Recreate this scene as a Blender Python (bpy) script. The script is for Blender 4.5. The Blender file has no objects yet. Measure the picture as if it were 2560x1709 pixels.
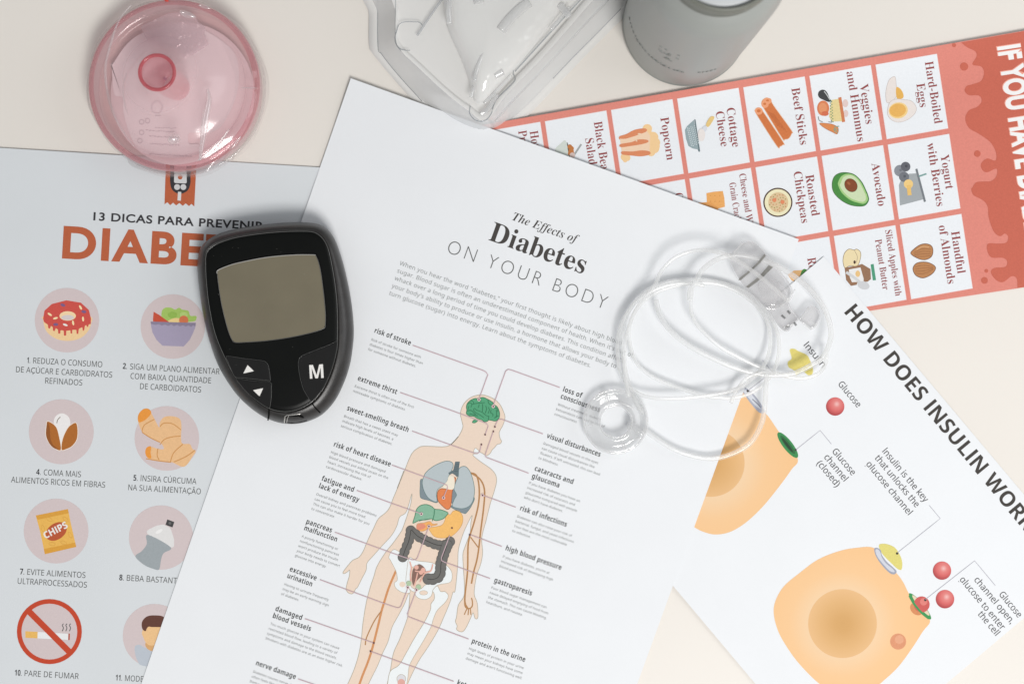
import bpy, bmesh, math, random
from mathutils import Vector, Matrix
from mathutils.geometry import tessellate_polygon
random.seed(7)

# ------------------------------------------------------------------ camera, world, lights
SC = bpy.context.scene
COL = SC.collection
H = 0.6274                      # camera height above the table (m)
K = 0.4517 / 2560               # metres on the table per photograph pixel
cd = bpy.data.cameras.new('camera')
cam = bpy.data.objects.new('camera', cd)
COL.objects.link(cam)
cam.location = (0, 0, H)
cd.lens = 50; cd.sensor_width = 36
cd.clip_start = 0.02; cd.clip_end = 50
cd.dof.use_dof = True; cd.dof.focus_distance = H - 0.004; cd.dof.aperture_fstop = 9.0
SC.camera = cam
SC.view_settings.view_transform = 'Standard'
SC.view_settings.look = 'None'
SC.view_settings.exposure = 0.0
SC.cycles.max_bounces = 16
SC.cycles.transparent_max_bounces = 24
SC.cycles.caustics_reflective = False
SC.cycles.caustics_refractive = False

world = bpy.data.worlds.new('World'); SC.world = world; world.use_nodes = True
wbg = world.node_tree.nodes['Background']
wbg.inputs[0].default_value = (0.93, 0.965, 1.0, 1); wbg.inputs[1].default_value = 0.33

def area(name, loc, target, sx, sy, power, colr):
    l = bpy.data.lights.new(name, 'AREA'); l.shape = 'RECTANGLE'; l.size = sx; l.size_y = sy
    l.energy = power; l.color = colr
    o = bpy.data.objects.new(name, l); COL.objects.link(o); o.location = loc
    o.rotation_euler = (Vector(target) - Vector(loc)).to_track_quat('-Z', 'Y').to_euler()
    return o
area('window_light', (0.46, -0.98, 1.72), (0.02, 0.02, 0), 0.66, 0.58, 30.5, (1.0, 0.98, 0.955))
area('side_window_light', (0.95, 0.16, 0.62), (0, 0, 0), 0.8, 0.7, 3.3, (0.97, 0.985, 1.0))

# ------------------------------------------------------------------ helpers
ZN = dict(p=(0, 0, 1), a=(0, 340, 3.016), b=(0, 700, 3.016), c=(0, 1200, 3.080), q=(200, 0, 3.408), m=(460, 520, 2.75),
          g=(900, 0, 3.3557), t=(1500, 0, 4.698), e1=(940, 480, 3.2667), e2=(760, 800, 3.7333), e3=(620, 1200, 3.081),
          e4=(1180, 900, 3.919), e5=(1100, 1260, 3.4929), e6=(1440, 600, 2.8), e7=(980, 1120, 3.919),
          f1=(1200, 250, 4.698), f2=(1640, 180, 4.127), f3=(2060, 80, 3.92), f4=(1940, 440, 3.789),
          f5=(1640, 860, 3.1357), f6=(1900, 1240, 3.344), f7=(2000, 700, 2.6125), f8=(780, 1440, 5.107),
          j=(1120, 960, 8.711), k=(780, 1100, 3.921), h=(1440, 960, 8.2545), i=(1720, 600, 5.6))
def Z(z, x, y):
    o = ZN[z]; return (o[0] + x / o[2], o[1] + y / o[2])
def PT(s, zone='p'):
    """'a 1,2 3,4 b 5,6' -> list of picture points; a bare word switches the drawing grid"""
    out = []
    for w in s.split():
        if ',' in w:
            x, y = w.split(','); out.append(Z(zone, float(x), float(y)))
        else: zone = w
    return out
def W(p, z=0.0):
    s = (H - z) / H
    return Vector(((p[0] - 1280) * K * s, (854.5 - p[1]) * K * s, z))
def lin(c):
    c = c / 255.0
    return c / 12.92 if c <= 0.04045 else ((c + 0.055) / 1.055) ** 2.4
def link(name, me, parent=None, mats=(), smooth=False):
    o = bpy.data.objects.new(name, me); COL.objects.link(o)
    for m in mats: me.materials.append(m)
    if parent: o.parent = parent
    if smooth:
        for f in me.polygons: f.use_smooth = True
    return o
def thing(name, label, cat, loc=(0, 0, 0), group=None):
    o = bpy.data.objects.new(name, None); COL.objects.link(o); o.empty_display_size = 0.01
    o.location = loc; o['label'] = label; o['category'] = cat
    if group: o['group'] = group
    return o
def smoothed(pts, closed=True, n=5):
    out = []; N = len(pts)
    rng = range(N) if closed else range(N - 1)
    for i in rng:
        if closed: p0, p1, p2, p3 = pts[i - 1], pts[i], pts[(i + 1) % N], pts[(i + 2) % N]
        else: p0, p1, p2, p3 = pts[max(i - 1, 0)], pts[i], pts[i + 1], pts[min(i + 2, N - 1)]
        for k in range(n):
            t = k / n
            out.append(tuple(0.5 * ((2 * b) + (-a + c) * t + (2 * a - 5 * b + 4 * c - d) * t * t + (-a + 3 * b - 3 * c + d) * t ** 3)
                             for a, b, c, d in zip(p0, p1, p2, p3)))
    if not closed: out.append(tuple(pts[-1]))
    return out

# ------------------------------------------------------------------ materials
def nodemat(name):
    m = bpy.data.materials.new(name); m.use_nodes = True
    nt = m.node_tree; return m, nt, nt.nodes['Principled BSDF'], nt.nodes['Material Output']
def surf(name, rgb, rough=0.5, var=0.03, scale=60, bump=0.0, bscale=900, coat=0.0, spec=0.5, metal=0.0, sss=0.0, bdist=0.0002):
    m, nt, b, out = nodemat(name)
    tc = nt.nodes.new('ShaderNodeTexCoord')
    nz = nt.nodes.new('ShaderNodeTexNoise'); nz.inputs['Scale'].default_value = scale; nz.inputs['Detail'].default_value = 5
    nt.links.new(tc.outputs['Object'], nz.inputs['Vector'])
    rp = nt.nodes.new('ShaderNodeValToRGB')
    rp.color_ramp.elements[0].position = 0.3; rp.color_ramp.elements[1].position = 0.7
    rp.color_ramp.elements[0].color = tuple(min(1, c * (1 - var)) for c in rgb) + (1,)
    rp.color_ramp.elements[1].color = tuple(min(1, c * (1 + var)) for c in rgb) + (1,)
    nt.links.new(nz.outputs['Fac'], rp.inputs['Fac']); nt.links.new(rp.outputs['Color'], b.inputs['Base Color'])
    b.inputs['Roughness'].default_value = rough; b.inputs['Metallic'].default_value = metal
    b.inputs['Specular IOR Level'].default_value = spec
    b.inputs['Coat Weight'].default_value = coat; b.inputs['Coat Roughness'].default_value = 0.08
    if bump:
        n2 = nt.nodes.new('ShaderNodeTexNoise'); n2.inputs['Scale'].default_value = bscale; n2.inputs['Detail'].default_value = 4
        nt.links.new(tc.outputs['Object'], n2.inputs['Vector'])
        bp = nt.nodes.new('ShaderNodeBump'); bp.inputs['Strength'].default_value = bump; bp.inputs['Distance'].default_value = bdist
        nt.links.new(n2.outputs['Fac'], bp.inputs['Height']); nt.links.new(bp.outputs['Normal'], b.inputs['Normal'])
    return m
_ink = {}
def ink(rgb, white, paper=(0.80, 0.815, 0.835)):
    """printed colour: rgb as seen, white = the blank paper beside it"""
    key = (tuple(rgb), tuple(white))
    if key not in _ink:
        c = tuple(max(0.004, min(0.9, lin(a) / lin(w) * p)) for a, w, p in zip(rgb, white, paper))
        m = surf('printed_ink', c, rough=0.62, var=0.02 if min(rgb) > 150 else 0.05, scale=1400, spec=0.3)
        _ink[key] = m
    return _ink[key]
def inkgrad(rad, stops, white, paper=(0.80, 0.815, 0.835), off=(0, 0)):
    """a printed round colour blend about the object's own origin"""
    m, nt, b, out = nodemat('printed_blend')
    tc = nt.nodes.new('ShaderNodeTexCoord'); mp = nt.nodes.new('ShaderNodeMapping')
    mp.inputs['Scale'].default_value = (1 / rad, 1 / rad, 0)
    mp.inputs['Location'].default_value = (-off[0] / rad, -off[1] / rad, 0)
    g = nt.nodes.new('ShaderNodeTexGradient'); g.gradient_type = 'SPHERICAL'
    rp = nt.nodes.new('ShaderNodeValToRGB')
    nt.links.new(tc.outputs['Object'], mp.inputs['Vector']); nt.links.new(mp.outputs['Vector'], g.inputs['Vector'])
    nt.links.new(g.outputs['Fac'], rp.inputs['Fac']); nt.links.new(rp.outputs['Color'], b.inputs['Base Color'])
    els = rp.color_ramp.elements
    while len(els) < len(stops): els.new(0.5)
    for e, (pos, c) in zip(els, stops):
        e.position = pos; e.color = tuple(min(0.9, lin(a) / lin(w) * p) for a, w, p in zip(c, white, paper)) + (1,)
    b.inputs['Roughness'].default_value = 0.62; b.inputs['Specular IOR Level'].default_value = 0.3
    return m
def clear(name, tint=(0.97, 0.97, 0.97), milk=0.02, edge=0.5, epow=2.0, white=(0.9, 0.9, 0.9), rough=0.06, gloss=1.0, ior=1.45, bump=0.0, bscale=90, bdist=0.001, back=0.25):
    """thin clear plastic: lets light through, mirrors at grazing angles, pales towards its edges"""
    m = bpy.data.materials.new(name); m.use_nodes = True; nt = m.node_tree; nt.nodes.clear()
    N = nt.nodes.new; L = nt.links.new
    out = N('ShaderNodeOutputMaterial'); tr = N('ShaderNodeBsdfTransparent'); tr.inputs[0].default_value = tint + (1,)
    df = N('ShaderNodeBsdfDiffuse'); df.inputs[0].default_value = white + (1,)
    tl = N('ShaderNodeBsdfTranslucent'); tl.inputs[0].default_value = white + (1,)
    md = N('ShaderNodeMixShader'); md.inputs[0].default_value = back; L(df.outputs[0], md.inputs[1]); L(tl.outputs[0], md.inputs[2])
    lw = N('ShaderNodeLayerWeight'); lw.inputs[0].default_value = 0.5
    pw = N('ShaderNodeMath'); pw.operation = 'POWER'; pw.inputs[1].default_value = epow; L(lw.outputs['Facing'], pw.inputs[0])
    ma = N('ShaderNodeMath'); ma.operation = 'MULTIPLY_ADD'; ma.inputs[1].default_value = edge; ma.inputs[2].default_value = milk
    ma.use_clamp = True; L(pw.outputs[0], ma.inputs[0])
    m1 = N('ShaderNodeMixShader'); L(ma.outputs[0], m1.inputs[0]); L(tr.outputs[0], m1.inputs[1]); L(md.outputs[0], m1.inputs[2])
    gl = N('ShaderNodeBsdfGlossy'); gl.inputs['Roughness'].default_value = rough; gl.inputs[0].default_value = (1, 1, 1, 1)
    p5 = N('ShaderNodeMath'); p5.operation = 'POWER'; p5.inputs[1].default_value = 5.0; L(lw.outputs['Facing'], p5.inputs[0])
    fm = N('ShaderNodeMath'); fm.operation = 'MULTIPLY_ADD'; fm.inputs[1].default_value = 0.55; fm.inputs[2].default_value = 0.035 * gloss
    fm.use_clamp = True; L(p5.outputs[0], fm.inputs[0])
    m2 = N('ShaderNodeMixShader'); L(fm.outputs[0], m2.inputs[0]); L(m1.outputs[0], m2.inputs[1]); L(gl.outputs[0], m2.inputs[2])
    if bump:
        tc = N('ShaderNodeTexCoord'); nz = N('ShaderNodeTexNoise'); nz.inputs['Scale'].default_value = bscale
        L(tc.outputs['Object'], nz.inputs['Vector']); bp = N('ShaderNodeBump'); bp.inputs['Strength'].default_value = bump
        bp.inputs['Distance'].default_value = bdist; L(nz.outputs['Fac'], bp.inputs['Height'])
        for n_ in (gl,): L(bp.outputs['Normal'], n_.inputs['Normal'])
    L(m2.outputs[0], out.inputs['Surface'])
    return m

# ------------------------------------------------------------------ print building on sheets of paper
class Sheet:
    def __init__(self, root, zf, white, lift=0.00004):
        self.root, self.zf, self.white, self.lay = root, zf, white, 0
        self.step = 45
        self.lift = lift
    def P3(self, p, lay):
        return W(p, self.zf(p[0], p[1]) + self.lift + lay * 0.0000035)
class Art:
    """one printed illustration: several flat inked shapes laid over one another"""
    def __init__(self, sheet, name, centre=None, base=0):
        self.s, self.name, self.v, self.f, self.mi, self.m = sheet, name, [], [], [], []
        self.lay = base; self.c = W(centre, 0) if centre else Vector((0, 0, 0))
    def _mat(self, col):
        m = col if isinstance(col, bpy.types.Material) else ink(col, self.s.white)
        if m not in self.m: self.m.append(m)
        return self.m.index(m)
    def _tris(self, V, F, col, lay=None):
        mi = self._mat(col)
        if lay is None: self.lay += 1; lay = self.lay
        b = len(self.v)
        for p in V: self.v.append(self.s.P3(p, lay) - self.c)
        for f in F: self.f.append(tuple(b + i for i in f)); self.mi.append(mi)
    def fill(self, pts, col, smooth=True, line=None, lw=1.6):
        if isinstance(pts, str): pts = PT(pts)
        if smooth: pts = smoothed(pts)
        xs = [p[0] for p in pts]; ys = [p[1] for p in pts]
        tr = tessellate_polygon([[Vector((p[0], p[1], 0)) for p in pts]])
        V, F = [(p[0], p[1]) for p in pts], [tuple(t) for t in tr]
        if max(max(xs) - min(xs), max(ys) - min(ys)) > self.s.step * 1.3: V, F = cut(V, F, self.s.step)
        F = [f if (V[f[1]][0] - V[f[0]][0]) * (V[f[2]][1] - V[f[0]][1]) - (V[f[1]][1] - V[f[0]][1]) * (V[f[2]][0] - V[f[0]][0]) < 0 else f[::-1] for f in F]
        self._tris(V, F, col)
        if line: self.stroke(pts, lw, line, closed=True, smooth=False)
    def disc(self, c, r, col, ry=None, rot=0, line=None, lw=1.6, n=40):
        if isinstance(c, str): c = PT(c)[0]
        ry = ry or r; a = math.radians(rot)
        pts = [(c[0] + r * math.cos(t) * math.cos(a) - ry * math.sin(t) * math.sin(a), c[1] + r * math.cos(t) * math.sin(a) + ry * math.sin(t) * math.cos(a))
               for t in (2 * math.pi * i / n for i in range(n))]
        if col is not None: self.fill(pts, col, False)
        if line: self.stroke(pts, lw, line, True, False)
    def stroke(self, pts, w, col, closed=False, smooth=True):
        if isinstance(pts, str): pts = PT(pts)
        if smooth: pts = smoothed(pts, closed)
        q = []                                             # resample so that long strokes follow the paper
        N = len(pts); rng = range(N) if closed else range(N - 1)
        for i in rng:
            a, b = pts[i], pts[(i + 1) % N]; d = math.hypot(b[0] - a[0], b[1] - a[1]); n = max(1, int(d / 25))
            if d < 1e-6: continue
            for k in range(n): q.append((a[0] + (b[0] - a[0]) * k / n, a[1] + (b[1] - a[1]) * k / n))
        if not closed: q.append(tuple(pts[-1][:2]))
        V, F = [], []; n = len(q)
        for i in range(n):
            a = q[i - 1] if (closed or i) else q[0]; b = q[(i + 1) % n] if (closed or i < n - 1) else q[-1]
            dx, dy = b[0] - a[0], b[1] - a[1]; d = math.hypot(dx, dy) or 1
            V += [(q[i][0] - dy / d * w / 2, q[i][1] + dx / d * w / 2), (q[i][0] + dy / d * w / 2, q[i][1] - dx / d * w / 2)]
        for i in range(n if closed else n - 1):
            k = (i + 1) % n; F += [(2 * i, 2 * k, 2 * k + 1), (2 * i, 2 * k + 1, 2 * i + 1)]
        self._tris(V, F, col)
    def text(self, s, style, start, ang, col, width=None, cap=None, prefix=None, size=None, spacing=1.0, off=0.0, res=3, lay=None):
        """start: baseline start in picture points; width in picture px (of prefix if given)"""
        if isinstance(start, str): start = PT(start)[0]
        V, F, x0, x1, ch = glyphs(s, style, spacing, off, res)
        if width:
            if prefix: _, _, p0, p1, _ = glyphs(prefix, style, spacing, off, res); sx = width / (p1 - p0)
            else: sx = width / (x1 - x0)
        else: sx = size
        sy = cap / ch if cap else sx
        a = math.radians(ang); dx, dy = math.cos(a), math.sin(a)
        P = [(start[0] + (x - x0) * sx * dx + y * sy * dy, start[1] + (x - x0) * sx * dy - y * sy * dx) for x, y in V]
        self._tris(P, F, col, lay)
    def done(self, label=None):
        me = bpy.data.meshes.new(self.name)
        me.from_pydata([tuple(v) for v in self.v], [], self.f); me.polygons.foreach_set('material_index', self.mi)
        me.update()
        o = link(self.name, me, self.s.root, self.m); o.location = self.c - self.s.root.location
        if label: o['label'] = label
        return o
def cut(V, F, step=45):
    bm = bmesh.new(); vs = [bm.verts.new((x, y, 0)) for x, y in V]
    for f in F:
        try: bm.faces.new([vs[i] for i in f])
        except ValueError: pass
    for ax in (0, 1):
        lo, hi = min(v[ax] for v in V), max(v[ax] for v in V)
        g = math.ceil(lo / step) * step
        while g < hi:
            co = [0, 0, 0]; co[ax] = g; no = [0, 0, 0]; no[ax] = 1
            bmesh.ops.bisect_plane(bm, geom=bm.verts[:] + bm.edges[:] + bm.faces[:], plane_co=co, plane_no=no, dist=1e-5)
            g += step
    bmesh.ops.triangulate(bm, faces=bm.faces[:])
    bm.verts.index_update()
    V2 = [(v.co.x, v.co.y) for v in bm.verts]; F2 = [tuple(v.index for v in f.verts) for f in bm.faces]
    bm.free(); return V2, F2
def uni(s, style):
    U = dict(sans=None, serif=(0x1D400, 0x1D41A), serifit=(0x1D468, 0x1D482), bold=(0x1D5D4, 0x1D5EE), noto=(0x1D5A0, 0x1D5BA))[style]
    if not U: return s
    r = ''
    for c in s:
        o = ord('l') if c == 'I' and style in ('bold', 'noto') else ord(c)      # the plain stroke, not the slab I
        if 65 <= o <= 90: r += chr(U[0] + o - 65)
        elif 97 <= o <= 122: r += chr(U[1] + o - 97)
        elif 48 <= o <= 57 and style in ('bold', 'serif'): r += chr((0x1D7EC if style == 'bold' else 0x1D7CE) + o - 48)
        else: r += c
    return r
_g = {}
def glyphs(s, style='sans', spacing=1.0, off=0.0, res=3):
    key = (s, style, spacing, off, res)
    if key in _g: return _g[key]
    c = bpy.data.curves.new('glyphs', 'FONT'); c.body = uni(s, style); c.size = 1; c.space_character = spacing
    c.offset = off; c.resolution_u = res
    o = bpy.data.objects.new('glyphs', c)
    me = bpy.data.meshes.new_from_object(o)
    V = [(v.co.x, v.co.y) for v in me.vertices]; me.calc_loop_triangles()
    if style in ('bold', 'noto') and s.upper() == s and 'Ç' not in s and 'Ú' not in s: V = [(x, min(y, 0.728)) for x, y in V]
    F = [tuple(t.vertices) for t in me.loop_triangles]
    F = [f if (V[f[1]][0] - V[f[0]][0]) * (V[f[2]][1] - V[f[0]][1]) - (V[f[1]][1] - V[f[0]][1]) * (V[f[2]][0] - V[f[0]][0]) > 0 else f[::-1] for f in F]
    xs = [v[0] for v in V]
    bpy.data.objects.remove(o); bpy.data.curves.remove(c); bpy.data.meshes.remove(me)
    ch = {'sans': 0.68, 'serif': 0.70, 'serifit': 0.70, 'bold': 0.714, 'noto': 0.714}[style]
    if 'H' not in s or len(s) > 1:
        _, _, _, _, ch = glyphs('H', style, 1.0, off, 3)
    else: ch = max(v[1] for v in V)
    _g[key] = (V, F, min(xs), max(xs), ch)
    return _g[key]

def paper(name, corners, zf, mat, parent, nu=70, nv=70, thick=0.00013):
    """a real sheet: top, underside and cut edges; corners TL, TR, BR, BL in picture points"""
    TL, TR, BR, BL = corners; V, F = [], []
    for side in (0, 1):
        for a in range(nv + 1):
            for b in range(nu + 1):
                u, v = b / nu, a / nv
                x = (TL[0] * (1 - u) + TR[0] * u) * (1 - v) + (BL[0] * (1 - u) + BR[0] * u) * v
                y = (TL[1] * (1 - u) + TR[1] * u) * (1 - v) + (BL[1] * (1 - u) + BR[1] * u) * v
                V.append(tuple(W((x, y), zf(x, y) - side * thick)))
    n = (nu + 1) * (nv + 1)
    I = lambda s, a, b: s * n + a * (nu + 1) + b
    for a in range(nv):
        for b in range(nu):
            F.append((I(0, a, b), I(0, a + 1, b), I(0, a + 1, b + 1), I(0, a, b + 1)))
            F.append((I(1, a, b), I(1, a, b + 1), I(1, a + 1, b + 1), I(1, a + 1, b)))
    off = len(V); V += V[:]                                # the cut edges get vertices of their own
    I0 = I; I = lambda s, a, b: off + I0(s, a, b)
    for a in range(nv):
        F.append((I(0, a, 0), I(1, a, 0), I(1, a + 1, 0), I(0, a + 1, 0)))
        F.append((I(0, a, nu), I(0, a + 1, nu), I(1, a + 1, nu), I(1, a, nu)))
    for b in range(nu):
        F.append((I(0, 0, b), I(0, 0, b + 1), I(1, 0, b + 1), I(1, 0, b)))
        F.append((I(0, nv, b), I(1, nv, b), I(1, nv, b + 1), I(0, nv, b + 1)))
    me = bpy.data.meshes.new(name); me.from_pydata(V, [], F); me.update()
    o = link(name, me, parent, [mat])
    for i, f in enumerate(me.polygons): f.use_smooth = i < 2 * nu * nv
    o.location = -parent.location
    return o

# ------------------------------------------------------------------ table
tm = surf('cream_table_paint', (0.785, 0.742, 0.686), rough=0.42, var=0.012, scale=9, bump=0.08, bscale=700, spec=0.35)
bm = bmesh.new(); bmesh.ops.create_cube(bm, size=1)
bmesh.ops.scale(bm, vec=(1.6, 1.1, 0.03), verts=bm.verts); bmesh.ops.translate(bm, vec=(0, 0, -0.015), verts=bm.verts)
bmesh.ops.bevel(bm, geom=bm.edges[:], offset=0.003, segments=3, affect='EDGES')
me = bpy.data.meshes.new('table_top'); bm.to_mesh(me); bm.free()
tab = link('table_top', me, None, [tm]); tab['kind'] = 'structure'

def band(x, y, p, q, w):
    """1 on the line p-q, fading to 0 at w picture px"""
    dx, dy = q[0] - p[0], q[1] - p[1]; d = math.hypot(dx, dy)
    t = abs((x - p[0]) * dy - (y - p[1]) * dx) / d
    return max(0, 1 - t / w) ** 2
def sgn(x, y, p, q): 
    dx, dy = q[0] - p[0], q[1] - p[1]
    return ((x - p[0]) * dy - (y - p[1]) * dx) / math.hypot(dx, dy)
pm = surf('white_paper', (0.80, 0.815, 0.835), rough=0.6, var=0.008, scale=40, bump=0.12, bscale=1600, spec=0.3)
pm2 = surf('bluish_white_paper', (0.665, 0.692, 0.712), rough=0.6, var=0.012, scale=25, bump=0.12, bscale=1600, spec=0.3)
pm3 = surf('coral_printed_paper', (0.80, 0.815, 0.835), rough=0.5, var=0.01, scale=40, spec=0.35)

# ================================================================== LEFT SHEET: thirteen tips
def zl(x, y):
    return 0.0004 + 0.0005 * band(x, y, (0, 370), (801, 420), 90) + 0.0002 * (1 + math.sin(x / 150.0 + y / 420.0)) * 0.5
c3, s3 = math.cos(math.radians(3.5)), math.sin(math.radians(3.5))
TLl = (-150, 360.6)
def PL(u, v): return (TLl[0] + u * c3 - v * s3, TLl[1] + u * s3 + v * c3)
r1 = thing('tips_sheet', 'bluish white tips sheet with round food drawings and brown DIABETES heading, left under the meter', 'leaflet', W((300, 900)))
paper('paper', [PL(0, 0), PL(1150, 0), PL(1150, 1640), PL(0, 1640)], zl, pm2, r1)
S1 = Sheet(r1, zl, (205, 210, 216)); S1.step = 9; PPR = (0.665, 0.692, 0.712)
def inkL(c): return ink(c, (205, 210, 216), PPR)
GREY = inkL((82, 84, 84)); DK = inkL((50, 50, 54)); RUST = inkL((176, 92, 60)); CIR = inkL((200, 187, 190))
t = Art(S1, 'heading_text'); t.text('13 DICAS PARA PREVENIR', 'sans', 'a 703,634', 3.3, DK, width=427, cap=20, off=0.024, spacing=1.08, res=6); t.done()
t = Art(S1, 'title_text'); t.text('DIABETES', 'sans', 'a 467,912', 3.3, RUST, width=352, prefix='DIABE', cap=78, res=8, off=0.033, spacing=1.12); t.done()
def caption(lines):
    t = Art(S1, 'caption_text'); t.lay = 1
    for i, (s, st, w, pre) in enumerate(lines):
        p = PT(st)[0]; num = ''
        if i == 0 and '. ' in s:
            num, rest = s.split(' ', 1)
            full = glyphs(s if not pre else pre, 'noto', 1.0, 0.0, 3); nw = glyphs(num, 'noto', 1.0, 0.0, 3)
            sp = w / (full[3] - full[2])
            t.text(num, 'bold', p, 3.3, DK, width=(nw[3] - nw[2]) * sp, cap=14.4, lay=1)
            adv = (nw[3] - nw[2]) * sp + 7.5
            rp = None
            if pre: rp = pre.split(' ', 1)[1]
            t.text(rest, 'noto', (p[0] + adv * math.cos(math.radians(3.3)), p[1] + adv * math.sin(math.radians(3.3))), 3.3, GREY, width=w - adv, prefix=rp, cap=14.4, lay=1)
        else: t.text(s, 'noto', p, 3.3, GREY, width=w, prefix=pre, cap=14.4, lay=1)
    t.done()
k1, k2 = 3.016, 3.08
caption([('1. REDUZA O CONSUMO', 'b 203,624', 568 / k1, None), ('DE AÇÚCAR E CARBOIDRATOS', 'b 120,693', 726 / k1, None), ('REFINADOS', 'b 340,778', 280 / k1, None)])
caption([('2. SIGA UM PLANO ALIMENTAR', 'b 925,668', 731 / k1, None), ('COM BAIXA QUANTIDADE', 'b 983,743', 608 / k1, None), ('DE CARBOIDRATOS', 'b 1055,820', 461 / k1, None)])
caption([('4. COMA MAIS', 'b 272,1465', 338 / k1, None), ('ALIMENTOS RICOS EM FIBRAS', 'b 82,1523', 711 / k1, None)])
caption([('5. INSIRA CÚRCUMA', 'b 1005,1510', 476 / k1, None), ('NA SUA ALIMENTAÇÃO', 'c 987,75', 559 / k2, None)])
caption([('7. EVITE ALIMENTOS', 'c 152,722', 506 / k2, None), ('ULTRAPROCESSADOS', 'c 135,795', 534 / k2, None)])
caption([('8. BEBA BASTANTE ÁGUA', 'c 917,768', 410 / k2, '8. BEBA BASTAN')])
caption([('10. PARE DE FUMAR', 'c 112,1500', 494 / k2, None)])
caption([('11. MODERE', 'c 890,1538', 185 / k2, '11. MOD')])
# emblem
t = Art(S1, 'meter_emblem')
t.fill('a 1255,60 1490,75 1478,275 1465,532 1443,512 1425,529 1400,508 1378,527 1352,505 1328,524 1305,503 1283,522 1262,500 1240,515', RUST, False)
t.fill('a 1290,120 1360,105 1430,125 1445,200 1437,300 1435,360 1415,410 1370,435 1330,430 1295,400 1283,350 1283,280', DK)
t.fill('a 1315,170 1405,175 1408,350 1400,358 1318,354 1312,345', inkL((200, 204, 208)), False)
t.disc('a 1358,310', 6, RUST)
t.disc('a 1335,385', 7.3, inkL((195, 198, 202))); t.disc('a 1382,385', 7.3, inkL((195, 198, 202)))
t.fill('a 1342,420 1367,422 1364,488 1338,486', inkL((205, 208, 212)), False)
t.done('rust coloured ticket with a small dark meter on it')
# donut
t = Art(S1, 'doughnut_illustration'); t.disc('b 505,302', 80.6, CIR)
t.fill('b 325,300 330,270 500,200 680,270 686,330 660,390 600,440 510,458 420,440 350,385', inkL((228, 196, 150)))
t.fill('b 325,290 335,230 390,180 500,152 610,170 670,225 686,290 684,330 668,335 664,352 655,352 650,338 640,345 634,380 624,380 620,355 604,362 594,368 590,405 578,405 575,375 556,374 545,375 543,402 532,402 530,378 514,380 500,382 498,418 482,418 480,382 468,378 456,378 454,403 440,403 436,372 420,362 412,384 400,382 396,352 384,345 376,366 364,362 360,335 340,322 330,312', inkL((196, 78, 70)), False)
t.disc('b 510,270', 20.5, inkL((232, 205, 165)), 11.8); t.disc('b 510,282', 16, inkL((205, 196, 198)), 6.5)
for x, y, r, cc in ((375, 258, 35, 0), (418, 287, -15, 0), (492, 337, 20, 1), (551, 322, 80, 0), (626, 293, 85, 0), (607, 206, 60, 0), (474, 188, 20, 2), (632, 238, 10, 2), (420, 334, 0, 2)):
    t.disc('b %d,%d' % (x, y), 6.3, inkL(((235, 215, 170), (225, 225, 222), (120, 90, 130))[cc]), 2.6 if cc < 2 else 3.6, r, n=12)
t.done()
# salad bowl
t = Art(S1, 'salad_illustration'); t.disc('b 1303,350', 80.6, CIR)
t.fill('b 1225,290 1220,235 1245,208 1290,208 1320,222 1350,208 1375,222 1420,232 1435,268 1478,270 1480,292 1455,312 1300,318', inkL((158, 190, 98)))
t.disc('b 1300,262', 12, inkL((142, 178, 82)), 8); t.disc('b 1385,262', 10, inkL((174, 202, 120)), 7)
t.fill('b 1262,318 1300,290 1350,288 1385,318', inkL((228, 200, 140)))
t.fill('b 1153,300 1158,238 1200,262 1278,318 1155,312', inkL((192, 78, 55)), False)
t.disc('b 1385,302', 11.5, inkL((205, 115, 75)))
t.fill('b 1135,312 1477,322 1472,358 1455,400 1430,450 1385,500 1225,494 1180,450 1150,395 1140,350', inkL((160, 152, 178)), False)
t.fill('b 1135,312 1477,322 1474,348 1456,342 1440,352 1420,342 1400,350 1380,340 1356,348 1336,338 1312,346 1290,336 1268,345 1244,335 1220,342 1196,332 1172,338 1138,330', inkL((135, 126, 150)), False)
t.done()
# nut
t = Art(S1, 'nut_illustration'); t.disc('b 462,1142', 81.2, CIR)
t.fill('b 462,1270 440,1190 415,1110 405,1060 425,1020 465,1003 510,1022 530,1065 520,1110 485,1170', inkL((226, 224, 226)))
BR = inkL((166, 100, 40)); BR2 = inkL((140, 82, 35))
t.fill('b 360,1062 420,1100 445,1170 460,1278 410,1268 370,1230 345,1170 348,1100', BR, line=inkL((235, 225, 215)), lw=1.4)
t.fill('b 360,1068 375,1120 380,1190 400,1240 440,1274 405,1265 370,1228 347,1170 350,1100', BR2)
t.fill('b 575,1075 587,1130 580,1200 545,1250 500,1274 463,1278 470,1200 505,1120 540,1085', BR, line=inkL((235, 225, 215)), lw=1.4)
t.stroke('b 455,1030 435,1052 428,1078', 1.8, inkL((120, 110, 95))); t.done()
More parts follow.
